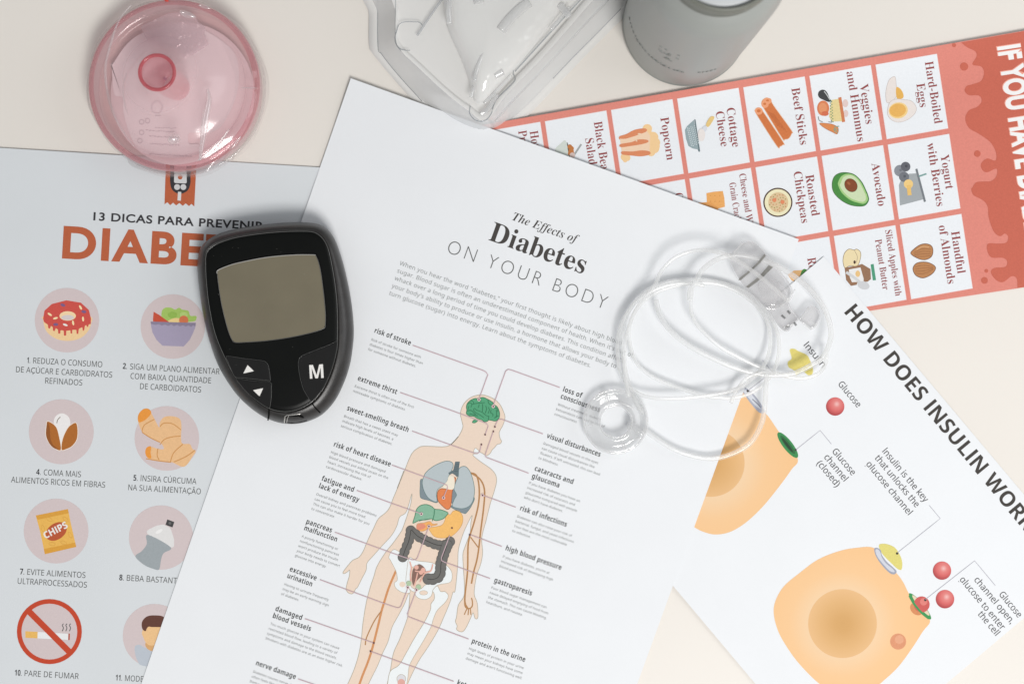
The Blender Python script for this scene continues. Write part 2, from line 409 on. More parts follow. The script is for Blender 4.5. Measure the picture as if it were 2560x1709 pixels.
# ginger
t = Art(S1, 'turmeric_illustration'); t.disc('b 1258,1192', 80.8, CIR)
GI = inkL((222, 180, 135)); GL = inkL((196, 140, 82)); OR = inkL((222, 145, 60))
t.fill('b 1040,1060 1045,1010 1080,972 1120,970 1140,1000 1165,1045 1200,1110 1205,1070 1240,1030 1300,1025 1355,1045 1368,1100 1365,1180 1375,1230 1430,1235 1450,1270 1475,1290 1450,1330 1410,1390 1370,1405 1290,1370 1200,1365 1120,1345 1095,1300 1105,1262 1140,1255 1190,1270 1235,1270 1205,1220 1120,1180 1070,1140', GI)
t.fill('b 1040,1060 1045,1010 1080,972 1120,970 1140,1000 1105,1045 1060,1070', OR)
t.fill('b 1095,1300 1105,1262 1138,1252 1135,1300 1140,1340 1110,1335', OR)
for q_ in ('b 1070,1140 1090,1090 1165,1048', 'b 1205,1105 1235,1078 1300,1082 1365,1128', 'b 1205,1240 1240,1200 1300,1180 1362,1175', 'b 1285,1368 1310,1300 1380,1235', 'b 1190,1268 1185,1320 1200,1355', 'b 1070,1145 1130,1185 1205,1222', 'b 1310,1370 1400,1330 1472,1280', 'b 1100,1345 1200,1362 1290,1372'):
    t.stroke(q_, 2.2, GL)
t.done()
# chips
t = Art(S1, 'chips_illustration'); t.disc('c 432,390', 81, CIR)
t.fill('c 275,270 523,220 545,330 587,512 345,568 310,400', inkL((222, 174, 86)), False)
t.fill('c 275,270 523,220 530,252 290,303', inkL((208, 152, 60)), False); t.fill('c 336,528 580,478 587,512 345,568', inkL((208, 152, 60)), False)
for x, y, r in ((380, 300, 30), (330, 370, 80), (540, 420, 60), (490, 480, 20), (400, 490, 10), (505, 300, 40)): t.disc('c %d,%d' % (x, y), 8, None, 4, r, line=inkL((208, 156, 70)), lw=1.2, n=14)
t.disc('c 433,393', 29, inkL((176, 82, 48)), 20, -35)
t.text('CHIPS', 'bold', 'c 350,450', -27, inkL((225, 222, 220)), width=64, cap=17, off=0.01); t.done()
# bottle
t = Art(S1, 'bottle_illustration'); t.disc('c 1240,440', 80.4, CIR)
t.fill('c 1135,410 1180,360 1250,340 1280,350 1310,368 1330,420 1340,470 1315,515', inkL((214, 214, 216)))
t.fill('c 1138,418 1315,515 1260,560 1240,610 1225,685 1180,680 1110,650 1042,585 1090,545 1130,490', inkL((150, 158, 164)))
t.fill('c 1288,300 1342,320 1328,362 1274,342', inkL((62, 62, 64)), False); t.disc('c 1308,330', 3.6, inkL((100, 100, 102)), n=12)
t.disc('c 1225,392', 10, inkL((228, 228, 230)), 4, -30); t.done()
# no smoking
t = Art(S1, 'no_smoking_illustration'); t.disc('c 380,1163', 79, CIR)
t.fill('c 195,1160 290,1165 288,1215 195,1210', inkL((222, 176, 95)), False); t.fill('c 290,1165 525,1180 524,1226 288,1215', inkL((222, 224, 228)), False)
t.fill('c 527,1178 538,1178 536,1228 525,1228', inkL((170, 70, 45)), False)
for x in (485, 512, 540): t.stroke('c %d,1102 %d,1115 %d,1135 %d,1160' % (x + 4, x - 5, x + 3, x - 6), 2.2, inkL((90, 90, 92)))
NS = inkL((186, 66, 38))
t.disc('c 380,1163', 75.5, None, line=NS, lw=11.5); t.stroke('c 215,1000 540,1325', 15.5, NS, smooth=False); t.done()
# person
t = Art(S1, 'man_illustration'); t.disc('c 1190,1195', 79.5, CIR)
t.fill('c 1040,1275 1080,1265 1130,1290 1290,1300 1290,1440 1100,1425 1060,1390 1040,1330', inkL((178, 186, 198)))
t.fill('c 1120,1250 1140,1300 1200,1310 1240,1230 1190,1200', inkL((205, 160, 110)))
t.fill('c 1095,1160 1105,1210 1130,1255 1180,1270 1290,1230 1290,1090 1150,1090', inkL((224, 184, 135)))
t.fill('c 1120,1160 1098,1145 1090,1110 1100,1075 1135,1045 1190,1038 1260,1050 1300,1120 1180,1128 1145,1125 1130,1140', inkL((92, 56, 46))); t.done()

# ================================================================== CORAL SNACK CARD
zr_p, zr_q = (1212.8, 311.7), (2544.7, 80)
def zr(x, y):
    d = -sgn(x, y, zr_p, zr_q)
    return 0.0004 + 0.0017 * max(0, 1 - max(0, abs(d)) / 110) ** 2 + 0.00025 * (1 + math.sin(x / 210.0)) * 0.5
r2 = thing('snack_card', 'coral snack card with a grid of white panels showing foods, lying under the middle page', 'leaflet', W((2000, 420)))
def RC(i, r):
    """top left corner of panel i (from the right) in row r"""
    return (2188.8 - 165.3 * i + 30.6 * r, 162.1 + 28.3 * i + 199.8 * r)
TLr = (1150, 322.6); TRr = (2760, 42.6)
paper('paper', [TLr, TRr, (2844, 675), (1170, 929)], zr, ink((218, 134, 121), (233, 236, 240)), r2, 150, 90)
S2 = Sheet(r2, zr, (233, 236, 240)); S2.step = 15
def inkR(c): return ink(c, (233, 236, 240))
CORAL = inkR((218, 134, 121)); RED = inkR((196, 101, 82)); PINK = inkR((229, 150, 139)); PAN = inkR((231, 235, 240)); MAR = inkR((146, 66, 66))
t = Art(S2, 'syrup_drip_border', base=6)
t.fill(smoothed(PT('f3 1345,105 1400,150 1480,190 1495,240 1455,320 1540,340 1568,400 1540,480 1450,515 1400,530 1378,575 1420,620 1520,625 1545,680 1500,735 1420,770 1385,850 1420,940 1520,1000 1630,1080 1685,1180 1680,1260 1600,1240 1540,1290 1550,1350 1600,1375 1690,1340 1690,1410 1640,1460 1560,1465 1490,1475 1450,1530 f4 1850,120 1870,180 1960,230 2005,290 2015,390 2060,520 2120,570 2170,545 2200,580 2180,630 2100,640 2010,640 2000,700 2040,770 2150,775 2190,810 2170,860 2070,870 2035,910 2080,980 2150,1005 2230,950 2280,970 2288,1060'), False) + [(2843, 674.2), (2759.5, 43.2)], RED, False)
for s_, r in (('f3 1373,340', 10.3), ('f3 1503,1193', 8.2), ('f3 1275,131', 5), ('f4 1993,898', 4.8), ('f4 1975,988', 8.4)): t.disc(s_, r, RED)
t.done()
t = Art(S2, 'heading_text', base=30)
t.text('IF YOU HAVE DIABETES', 'sans', 'f3 1702,140', 81.3, inkR((236, 158, 140)), width=311, prefix='IF YOU HAVE', cap=58, off=0.055, spacing=1.05, res=6)
t.text('IF YOU HAVE DIABETES', 'sans', 'f3 1708,148', 81.3, inkR((238, 238, 238)), width=309, prefix='IF YOU HAVE', cap=56, off=0.04, spacing=1.05, res=6); t.done()
def panel(i, r, lines, art=None, small=False):
    x, y = RC(i, r)
    if i == 0 and r == 0: x, y = 2188.8, 162.1
    n = Art(S2, 'snack_panel', base=5)
    q_ = [(x, y), (x + 153.5, y - 27.1), (x + 153.5 + 28.2, y - 27.1 + 186), (x + 28.2, y + 186)]
    n.fill(q_, PAN, False)
    n.stroke(q_, 1.2, inkR((236, 200, 196)), True, False)
    n.done()
    if lines:
        n = Art(S2, 'caption_text', base=30)
        for s_, st, w, pre in lines:
            n.text(s_, 'serif', st, 81.0, MAR, width=w, prefix=pre, cap=16.5 if small else 21.0, off=-0.008, lay=30)
        n.done()
    if art:
        n = Art(S2, art[0], base=18); art[1](n); n.done()
f1, f2, f3, f4 = 4.698, 4.127, 3.92, 3.789
def eggs(n):
    n.fill('f3 680,440 640,470 615,540 605,620 620,695 680,670 720,600 708,520 700,450', inkR((228, 220, 216)), line=inkR((200, 190, 186)), lw=1.2)
    n.fill('f3 708,545 750,560 778,610 772,650 715,652', inkR((226, 176, 88)))
    n.fill('f3 640,700 700,660 790,665 860,680 905,740 890,800 820,860 730,885 660,860 622,800', inkR((230, 222, 218)), line=inkR((200, 190, 186)), lw=1.2)
    n.disc('f3 728,770', 24, inkR((238, 206, 140)), 20, -10); n.disc('f3 723,768', 20.5, inkR((228, 176, 92)), 16.5, -10)
def hummus(n):
    n.disc('f3 210,700', 7, inkR((222, 200, 196)), 10); n.disc('f3 215,800', 6, inkR((222, 200, 196)), 9)
    n.fill('f3 75,668 150,655 190,875 75,880 50,830 60,740', inkR((226, 208, 150)), False)
    n.fill('f3 140,645 170,638 208,880 178,886', inkR((206, 126, 84)), False)
    n.fill('f2 1672,240 1680,205 1710,185 1745,190 1770,220 1790,270 1810,300 1780,310 1730,290 1690,270', inkR((60, 62, 64)))
    n.stroke('f2 1735,200 1765,240 1795,290', 2, inkR((200, 205, 205)))
    n.disc('f2 1725,375', 15, inkR((214, 126, 84)), 19); n.disc('f2 1722,372', 10, inkR((224, 148, 104)), 13); n.disc('f2 1745,430', 9, inkR((208, 110, 78)), 6)
    for a_ in range(16): n.disc('f3 %d,%d' % (60 + (a_ % 2) * 14 + a_, 670 + a_ * 14), 1.5, inkR((86, 140, 110)), n=8)
    n.stroke('f2 1675,460 1685,500 1720,515', 1.6, inkR((110, 120, 116))); n.stroke('f2 1810,500 1812,520 1780,515', 1.6, inkR((110, 120, 116)))
    n.fill('f2 1690,530 1760,532 1830,545 1880,580 1870,640 1820,620 1760,590 1715,560', inkR((216, 136, 80)), line=inkR((170, 100, 60)), lw=1)
    for q_ in ('f3 100,930 150,925', 'f3 100,940 140,960', 'f3 100,945 135,992', 'f3 95,950 110,985'): n.stroke(q_, 1.8, inkR((120, 160, 140)), smooth=False)
def beef(n):
    A, B = inkR((206, 118, 66)), inkR((232, 158, 116))
    n.fill('f2 1090,330 1095,300 1120,275 1150,268 1185,290 1215,350 1395,600 1400,635 1370,685 1330,695 1300,680 1110,370', A, line=inkR((226, 176, 140)), lw=1.5)
    n.disc('f2 1145,305', 12, B, 8, -20); n.disc('f2 1125,335', 9, B, 9); n.disc('f2 1150,295', 4, A, 2.5, n=12); n.disc('f2 1122,330', 4, A, 3, n=12)
    n.fill('f2 1025,390 1050,370 1085,378 1105,410 1310,720 1310,750 1280,768 1245,760 1040,440', A, line=inkR((226, 176, 140)), lw=1.5)
    n.disc('f2 1062,405', 9.5, B, 9); n.disc('f2 1060,402', 5, A, 4, n=12)
    for a_ in range(5): n.stroke('f2 %d,%d %d,%d' % (1150 + a_ * 16, 400 + a_ * 8, 1260 + a_ * 22, 560 + a_ * 14), 0.9, inkR((188, 104, 58)), smooth=False)
def cottage(n):
    n.fill('f2 395,488 408,492 456,820 440,825 430,800', inkR((104, 122, 128)), False)
    n.fill('f2 392,495 438,800 380,790 335,765 310,690 298,600 320,560', inkR((146, 164, 170)), False)
    for a_ in range(5):
        for b_ in range(9): n.disc('f2 %d,%d' % (325 + a_ * 18 + b_ * 5, 580 + b_ * 22 - a_ * 6 + (a_ % 2) * 10), 1.5, inkR((206, 218, 222)), n=8)
    n.fill('f2 555,470 590,458 600,480 545,565 515,545', inkR((226, 196, 130))); n.disc('f2 500,590', 6, inkR((214, 218, 226)), 9, 30); n.disc('f2 470,650', 9, inkR((230, 224, 222)), 16)
def popcorn(n):
    for x, y, r in ((1965, 340, 12), (1960, 420, 16), (2030, 440, 14), (2060, 500, 12), (1990, 560, 16), (2050, 570, 12), (2010, 610, 11), (1700, 670, 10), (1730, 680, 8), (1705, 705, 6), (1950, 500, 16), (2070, 545, 9)): n.disc('f1 %d,%d' % (x, y), r, inkR((238, 202, 152)), n=20)
    n.fill('f1 1640,430 1950,350 2000,420 1990,640 1880,660 1670,640', inkR((236, 206, 178)), False)
    O_ = inkR((216, 136, 96))
    n.fill('f1 1635,430 1720,400 1820,350 1940,335 1955,370 1860,410 1750,445 1650,470', O_); n.fill('f1 1648,520 1780,495 1860,465 1960,468 1975,495 1900,520 1780,540 1655,555', O_)
    n.fill('f1 1668,605 1790,605 1900,592 1990,605 1995,640 1900,662 1790,655 1672,640', O_)
def beans(n):
    n.fill('f1 1000,475 960,500 880,600 1040,700 1100,680 1030,530', inkR((206, 214, 208))); n.fill('f1 1020,500 1040,540 1058,650 1045,660', inkR((70, 74, 60)))
    for x, y, r in ((1055, 550, 6), (1075, 570, 6), (1070, 600, 7), (1085, 625, 5), (1060, 630, 6)): n.disc('f1 %d,%d' % (x, y), r, inkR((190, 120, 66)), n=12)
    n.stroke('f1 1190,520 1150,580 1110,640', 4.5, inkR((160, 164, 164))); n.disc('f1 1085,650', 7, inkR((210, 190, 184)))
def berries(n):
    G = inkR((160, 166, 170))
    n.fill('f3 835,1390 920,1385 975,1640 745,1700 735,1500 760,1440', G, False); n.fill('f3 895,1345 915,1338 1000,1660 980,1668', inkR((116, 122, 128)), False)
    n.stroke('f3 930,1415 1005,1390', 4, inkR((120, 160, 156)), smooth=False)
    for x, y, r, c_ in ((745, 1360, 14.5, (136, 140, 148)), (800, 1320, 12, (96, 98, 106)), (785, 1420, 12.5, (110, 114, 122))): n.disc('f3 %d,%d' % (x, y), r, inkR(c_)); n.disc('f3 %d,%d' % (x + 6, y - 6), 3.6, inkR(tuple(v - 24 for v in c_)), n=10)
    n.disc('f3 828,1490', 11.5, inkR((234, 200, 130))); n.stroke('f3 830,1500 835,1560 840,1600', 10, inkR((228, 188, 110)))
def avocado(n):
    n.fill('f3 80,1490 100,1420 150,1385 220,1378 300,1400 370,1470 415,1560 f4 870,180 878,230 840,280 760,285 680,265 600,215 545,150', inkR((70, 136, 62)), line=inkR((54, 96, 50)), lw=1.4)
    n.fill('f3 140,1470 170,1415 230,1390 300,1408 360,1470 410,1570 f4 865,190 868,230 835,262 780,255 700,225 625,160 590,90', inkR((160, 200, 130)))
    n.fill('f3 165,1480 190,1425 240,1405 290,1415 345,1470 395,1570 f4 850,190 850,225 820,245 760,232 700,205 640,150 605,90', inkR((200, 216, 178)))
    n.disc('f4 710,88', 17.5, inkR((128, 68, 36)), 14.5, 50, line=inkR((96, 50, 28)), lw=1.2); n.disc('f4 690,70', 5, inkR((160, 96, 60)), 3, 40, n=12)
def chick(n):
    n.disc('f2 1258,1345', 36.5, inkR((70, 44, 34))); n.disc('f2 1258,1345', 33.2, inkR((232, 226, 190))); n.disc('f2 1262,1345', 25, inkR((216, 190, 150)))
    for a_ in range(34):
        an = a_ * 2.4; rr = 3 + 20 * math.sqrt(a_ / 34); n.disc((1640 + 1260 / f2 + rr * math.cos(an), 180 + 1347 / f2 + rr * math.sin(an)), 1.5, inkR(((150, 150, 90), (196, 130, 90))[a_ % 2]), n=8)
    for q_ in ('f2 1222,1322', 'f2 1305,1342'): n.disc(q_, 5, inkR((222, 136, 96)), n=16)
def cheese(n):
    C_ = inkR((230, 168, 98)); n.fill('f2 520,1250 600,1235 690,1228 705,1300 712,1390 640,1410 560,1400 525,1340', C_, False); n.fill('f2 440,1350 560,1340 640,1400 640,1470 420,1420', inkR((222, 158, 90)), False)
    for a_ in range(6): n.disc('f2 %d,%d' % (560 + (a_ % 3) * 48, 1275 + (a_ // 3) * 60), 1.4, inkR((206, 140, 76)), n=8)
def almonds(n):
    A = inkR((182, 128, 82)); L_ = inkR((112, 70, 44))
    n.fill('f4 1278,735 1310,690 1370,650 1430,643 1475,665 1487,715 1470,765 1415,792 1350,782', A, line=L_, lw=1.6)
    n.fill('f4 1512,868 1480,835 1420,815 1355,818 1315,840 1298,885 1325,940 1385,965 1440,950 1490,915', A, line=L_, lw=1.6)
    for a_ in range(4):
        n.stroke('f4 %d,%d %d,%d %d,%d' % (1310, 725 + a_ * 12, 1380, 690 + a_ * 24, 1470, 695 + a_ * 20), 1.2, inkR((150, 98, 60))); n.stroke('f4 %d,%d %d,%d %d,%d' % (1320, 860 + a_ * 20, 1400, 845 + a_ * 26, 1490, 860 + a_ * 8), 1.2, inkR((150, 98, 60)))
    n.stroke('f4 1330,700 1390,668 1450,675', 3, inkR((206, 158, 112)))
def apples(n):
    n.fill('f4 635,790 650,730 690,692 740,700 765,692 800,720 800,780 770,850 700,850 655,870 640,840', inkR((230, 214, 172)), line=inkR((130, 110, 86)), lw=1.2)
    n.stroke('f4 740,700 770,760 762,820', 1, inkR((150, 130, 104))); n.disc('f4 745,815', 3, inkR((70, 50, 40)), 4.5, n=12)
    n.fill('f4 650,868 760,850 815,832 895,880 900,975 870,1000 770,1010 765,1030 710,1040 665,985', inkR((146, 110, 84)), False)
    n.fill('f4 690,885 800,865 830,970 830,1000 720,1005 700,960', inkR((228, 228, 228)), False); n.disc('f4 775,925', 6, inkR((228, 190, 130)), 8)
    n.fill('f4 897,838 925,832 948,985 918,988', inkR((72, 150, 118)), False)
    n.stroke('f4 665,910 740,960 800,1010', 7, inkR((204, 206, 208))); n.disc('f4 830,1035', 15, inkR((202, 204, 208)), 10, 15)
def tofu(n):
    n.fill('f4 110,935 170,895 250,890 230,945 180,1000 150,990', inkR((226, 180, 126)), False); n.fill('f4 240,905 265,880 292,895 235,945', inkR((70, 130, 62))); n.disc('f4 180,992', 3.4, inkR((60, 40, 32)), 2, -30, n=10)
panel(0, 0, [('Hard-Boiled', 'f3 988,297', 612 / f3, None), ('Eggs', 'f3 905,512', 232 / f3, None)], ('egg_illustration', eggs))
panel(1, 0, [('Veggies', 'f3 350,518', 392 / f3, None), ('and Hummus', 'f3 220,395', 690 / f3, None)], ('hummus_illustration', hummus))
panel(2, 0, [('Beef Sticks', 'f2 1396,172', 590 / f2, None)], ('beef_stick_illustration', beef))
panel(3, 0, [('Cottage', 'f2 726,378', 405 / f2, None), ('Cheese', 'f2 614,415', 362 / f2, None)], ('colander_illustration', cottage))
panel(4, 0, [('Popcorn', 'f2 44,476', 442 / f2, None)], ('popcorn_illustration', popcorn))
panel(5, 0, [('Black Bean', 'f1 1335,262', 566 / f1, 'Black Bea'), ('Salad', 'f1 1234,458', 312 / f1, None)], ('bean_salad_illustration', beans))
panel(6, 0, [('Hot', 'f1 582,372', 150 / f1, 'Ho'), ('Pretzels', 'f1 447,368', 125 / f1, 'Pr')])
panel(0, 1, [('Yogurt', 'f3 1142,1210', 338 / f3, None), ('with Berries', 'f3 1008,1095', 159, None)], ('yogurt_illustration', berries))
panel(1, 1, [('Avocado', 'f3 465,1290', 108, None)], ('avocado_illustration', avocado))
panel(2, 1, [('Roasted', 'f2 1541,1068', 425 / f2, None), ('Chickpeas', 'f2 1418,1035', 532 / f2, None)], ('chickpea_illustration', chick))
panel(3, 1, [('Cheese and Whole', 'f2 858,1055', 500 / f2, 'Cheese and W'), ('Grain Crackers', 'f2 755,1148', 355 / f2, 'Grain Crac')], ('cracker_illustration', cheese), True)
panel(4, 1, [('C', 'f2 188,1256', 14, None)])
panel(0, 2, [('Handful', 'f4 1658,530', 400 / f4, None), ('of Almonds', 'f4 1540,474', 556 / f4, None)], ('almond_illustration', almonds))
panel(1, 2, [('Sliced Apples with', 'f4 1034,517', 628 / f4, None), ('Peanut Butter', 'f4 938,605', 482 / f4, None)], ('peanut_butter_illustration', apples), True)
panel(2, 2, [('Ro', 'f4 296,780', 112 / f4, None)], ('tofu_illustration', tofu))
panel(5, 1, None)

# ================================================================== INSULIN SHEET
A_ = (2059.6, 641.0); ud = (math.cos(math.radians(49.9)), math.sin(math.radians(49.9))); vd = (-ud[1], ud[0])
def PI_(u, v): return (A_[0] + ud[0] * u + vd[0] * v, A_[1] + ud[1] * u + vd[1] * v)
def zi(x, y):
    u = (x - A_[0]) * ud[0] + (y - A_[1]) * ud[1]; v = (x - A_[0]) * vd[0] + (y - A_[1]) * vd[1]
    z = 0.00115
    z += 0.0012 * math.exp(-((v - 735) / 26.0) ** 2) * 0.5 * max(0, min(1, (u - 540) / 200.0))
    return z - 0.0003 * max(0, min(1, (u - 450) / 300))
r3 = thing('insulin_sheet', 'white sheet slanting at lower right with orange cell drawings and title HOW DOES INSULIN WORK', 'leaflet', W((2080, 1280)))
paper('paper', [PI_(0, 818), PI_(0, 0), PI_(1013, 0), PI_(1013, 818)], zi, pm, r3)
S3 = Sheet(r3, zi, (236, 239, 242))
def inkI(c): return ink(c, (236, 239, 242))
TK = inkI((62, 58, 54)); TG = inkI((84, 84, 86)); LG = inkI((176, 176, 186))
t = Art(S3, 'title_text'); t.text('HOW DOES INSULIN WORK?', 'bold', 'f7 288,214', 50.4, TK, width=524, prefix='HOW DOES INSULIN', cap=38, res=8); t.done()
def note(lines, k):
    t = Art(S3, 'note_text', base=8)
    for s_, st, w, pre in lines: t.text(s_, 'noto', st, 50.2, TG, width=w / k, prefix=pre, cap=16.5, off=0.004, lay=8)
    t.done()
k5, k6, k7 = 3.1357, 3.344, 2.6125
note([('Glucose', 'f5 1425,316', 238, None)], k5)
note([('Insulin', 'e6 1592,738', 125, 'Insu')], 2.8)
note([('Glucose', 'f5 1378,842', 245, None), ('channel', 'f5 1315,888', 246, None), ('(closed)', 'f5 1258,935', 243, None)], k5)
note([('Insulin is the key', 'f7 536,1120', 433, None), ('that unlocks the', 'f7 486,1162', 420, None), ('glucose channel', 'f7 430,1203', 432, None)], k7)
note([('Glucose', 'f6 1996,822', 252, None), ('channel open,', 'f6 1788,700', 478, None), ('glucose to enter', 'f6 1667,698', 548, None), ('the cell', 'f6 1818,985', 236, None)], k6)
CELL = lambda rad, off=(0, 0): inkgrad(rad, ((0.0, (243, 194, 138)), (0.45, (243, 200, 150)), (0.75, (240, 212, 176)), (1.0, (238, 212, 178))), (236, 239, 242), off=off)
NUC = lambda rad: inkgrad(rad, ((0.0, (234, 190, 138)), (0.4, (224, 178, 120)), (0.8, (214, 166, 104)), (1.0, (212, 164, 102))), (236, 239, 242))
BALL = lambda rad, off: inkgrad(rad, ((0.0, (176, 70, 72)), (0.35, (214, 104, 102)), (0.7, (224, 132, 128)), (1.0, (238, 190, 186))), (236, 239, 242), off=off)
c1 = PT('f5 430,930')[0]
t = Art(S3, 'cell_illustration', c1)
t.fill('f5 640,330 690,365 860,540 960,680 1110,890 1060,985 950,1135 830,1280 700,1400 580,1470 470,1490 380,1472 295,1430 100,1300 -20,1000 60,600 300,360', CELL(200 * K * 1.25)); t.done('orange cell half hidden under the middle page')
t = Art(S3, 'nucleus_illustration', c1, base=4); t.disc(c1, 84.5, NUC(95 * K), n=60); t.done()
t = Art(S3, 'closed_channel_illustration', base=5); t.disc('f5 1033,790', 39.5, inkI((58, 140, 80)), 12, 52); t.disc('f5 1033,787', 29, inkI((44, 108, 62)), 6.5, 52); t.disc('f5 1030,790', 22, inkI((36, 66, 44)), 3.2, 52)
t.disc('f5 1095,828', 3, TK, n=14); t.stroke('f5 1098,826 1287,675 1375,782', 1.5, LG, smooth=False); t.done()
t = Art(S3, 'receptor_illustration', base=6)
t.fill('f5 650,330 700,340 760,385 815,455 850,520 840,542 800,528 740,460 690,390', inkI((172, 176, 190))); t.fill('f5 660,340 700,355 755,400 800,460 825,505 790,490 735,430 690,375', inkI((214, 218, 226)))
t.stroke('f5 755,430 800,470 822,500', 2.4, inkI((130, 134, 146))); t.disc('f5 720,366', 3.2, TK, n=14); t.stroke('f5 722,362 830,280 910,215 835,125', 1.5, LG, smooth=False); t.done()
t = Art(S3, 'insulin_key_illustration', base=5)
t.fill('f5 1050,45 1085,38 1115,55 1180,85 1205,125 1228,185 1225,232 1195,242 1160,215 1130,218 1100,240 1085,205 1042,180 1035,140 1065,112', inkI((222, 208, 118)), line=inkI((226, 218, 150)), lw=1.5); t.done()
def ball(s_, r):
    c_ = PT(s_)[0]; t = Art(S3, 'glucose_illustration', c_, base=6); t.disc(c_, r, BALL(r * K * 1.18, (0.1 * r * K, 0.28 * r * K))); t.done()
ball('f5 1405,488', 23); ball('f6 1522,620', 23); ball('f6 1547,858', 23.2)
c2 = PT('f6 690,1062')[0]
t = Art(S3, 'cell_illustration', c2)
t.fill('f6 955,432 800,430 650,460 480,530 330,640 200,750 130,870 115,980 150,1120 220,1250 330,1400 500,1568 700,1700 860,1690 1000,1568 1150,1430 1270,1270 1360,1130 1422,1035 1330,930 1245,810 1200,720 1145,645 1050,560', CELL(200 * K * 1.2)); t.done('orange cell with open channel at the page corner')
t = Art(S3, 'nucleus_illustration', c2, base=4); t.disc(c2, 86, NUC(95 * K), n=60); t.done()
t = Art(S3, 'absorbed_glucose_illustration', base=5); t.disc('f6 1155,1212', 20, inkI((220, 150, 112))); t.disc('f6 1165,1195', 11, inkI((228, 166, 130))); t.done()
t = Art(S3, 'open_channel_illustration', base=5)
t.disc('f6 1310,940', 18, inkI((214, 140, 92)), 14, 40)
t.disc('f6 1338,918', 42, inkI((60, 150, 84)), 9.5, 50); t.disc('f6 1345,910', 33, inkI((228, 210, 180)), 5.5, 50)
t.disc('f6 1352,902', 20, inkI((204, 92, 88))); t.disc('f6 1368,880', 9, inkI((222, 128, 120)))
t.stroke('f6 1250,830 1290,900 1350,970 1412,1020', 5.5, inkI((60, 150, 84)))
t.disc('f6 1382,865', 3.2, TK, n=14); t.stroke('f6 1384,860 1795,538 1968,745', 1.5, LG, smooth=False); t.done()
t = Art(S3, 'receptor_illustration', base=5)
t.fill('f6 998,402 1060,398 1130,430 1175,500 1190,560 1182,612 1150,605 1100,560 1040,500 1005,450', inkI((222, 212, 122)))
t.fill('f6 955,440 980,430 1010,450 1020,490 1060,545 1110,590 1142,625 1125,650 1085,640 1020,575 970,500', inkI((160, 164, 180))); t.fill('f6 965,450 985,442 1005,465 1020,510 1055,560 1110,605 1125,632 1085,622 1025,560 980,500', inkI((208, 212, 222)))
t.disc('f6 1147,476', 3.2, inkI((40, 40, 30)), n=14); t.stroke('f6 1150,470 1508,185 1415,75', 1.5, LG, smooth=False); t.done()

# ================================================================== MIDDLE SHEET
CTL, CTR = (877, 196), (1997, 598)
CBR, CBL = (CTR[0] - 0.342 * 1683, CTR[1] + 0.940 * 1683), (CTL[0] - 0.3275 * 1683, CTL[1] + 0.945 * 1683)
def zc(x, y):
    d = sgn(x, y, CTL, CTR); e = sgn(x, y, CTR, CBR); f = sgn(x, y, CTL, CBL)
    g = max(0, min(1, (x - 950) / 350)); g = g * g * (3 - 2 * g)
    z = 0.0011 + 0.0009 * g + 0.0018 * max(0, 1 - abs(d) / 170) ** 2 * (0.35 + 0.65 * max(0, min(1, (1997 - x) / 900)))
    z += 0.00015 * math.sin(x / 260 - y / 520)
    return z
r4 = thing('effects_sheet', 'large white page in the middle with a human body diagram, titled The Effects of Diabetes', 'leaflet', W((1150, 950)))
paper('paper', [CTL, CTR, CBR, CBL], zc, pm, r4, 90, 120)
S4 = Sheet(r4, zc, (230, 231, 236))
def inkC(c): return ink(c, (230, 231, 236))
AN = 19.85; BK = inkC((66, 62, 60)); SB = inkC((48, 50, 50)); GB = inkC((112, 114, 114)); GP = inkC((134, 137, 138)); LP = inkC((196, 168, 176))
t = Art(S4, 'title_text'); e = 3.2667
t.text('The Effects of', 'serifit', 'e1 1110,228', AN, BK, width=566 / e, res=6, off=-0.006, lay=1)
t.text('Diabetes', 'serif', 'e1 916,390', AN, BK, width=822 / e, cap=48, res=8, lay=1)
t.text('ON YOUR BODY', 'sans', 'e1 574,494', AN, inkC((96, 96, 96)), width=1372 / e, cap=33.5, res=8, off=-0.021, spacing=1.32, lay=1); t.done()
t = Art(S4, 'intro_text')
_, _, g0, g1, _ = glyphs('turn glucose (sugar) into energy. Learn about the symptoms of diabetes.', 'noto', 1.06, 0.0, 2)
psz = (1748 / e) / (g1 - g0)
for s_, st in (('When you hear the word "diabetes," your first thought is likely about high blood', '190,594'), ("sugar. Blood sugar is often an underestimated component of health. When it's out of", '170,655'),
               ('whack over a long period of time you could develop diabetes. This condition affects', '148,716'), ("your body's ability to produce or use insulin, a hormone that allows your body to", '126,777'),
               ('turn glucose (sugar) into energy. Learn about the symptoms of diabetes.', '104,838')):
    t.text(s_, 'noto', 'e1 ' + st, AN, GP, size=psz, spacing=1.06, res=2, lay=1)
t.done()
_, _, g0, g1, _ = glyphs('Risk of stroke for someone with', 'noto', 1.03, 0.0, 2); bsz = 131 / (g1 - g0)
def section(z, heads, bstart, lines):
    k = ZN[z][2]
    t = Art(S4, 'symptom_heading')
    for s_, st, w in heads: t.text(s_, 'bold', z + ' ' + st, AN, SB, width=w / k, cap=12.8, off=0.0, spacing=1.06, res=3, lay=1)
    t.done()
    if not lines: return
    t = Art(S4, 'symptom_text'); p = PT(z + ' ' + bstart)[0]
    for i, s_ in enumerate(lines): t.text(s_, 'noto', (p[0] - 4.15 * i, p[1] + 12.0 * i), AN, GB, size=bsz, spacing=1.03, res=1, lay=1)
    t.done()
section('e2', [('risk of stroke', '655,115', 356)], '626,190', ['Risk of stroke for someone with', 'diabetes is four times higher than', 'for someone without diabetes.'])
section('e2', [('extreme thirst', '498,560', 386)], '472,624', ['Extreme thirst is often one of the first', 'noticeable symptoms of diabetes.'])
section('e2', [('sweet-smelling breath', '398,838', 606)], '372,904', ['Breath that has a sweet scent may', 'indicate high levels of ketones, a', 'serious complication of diabetes.'])
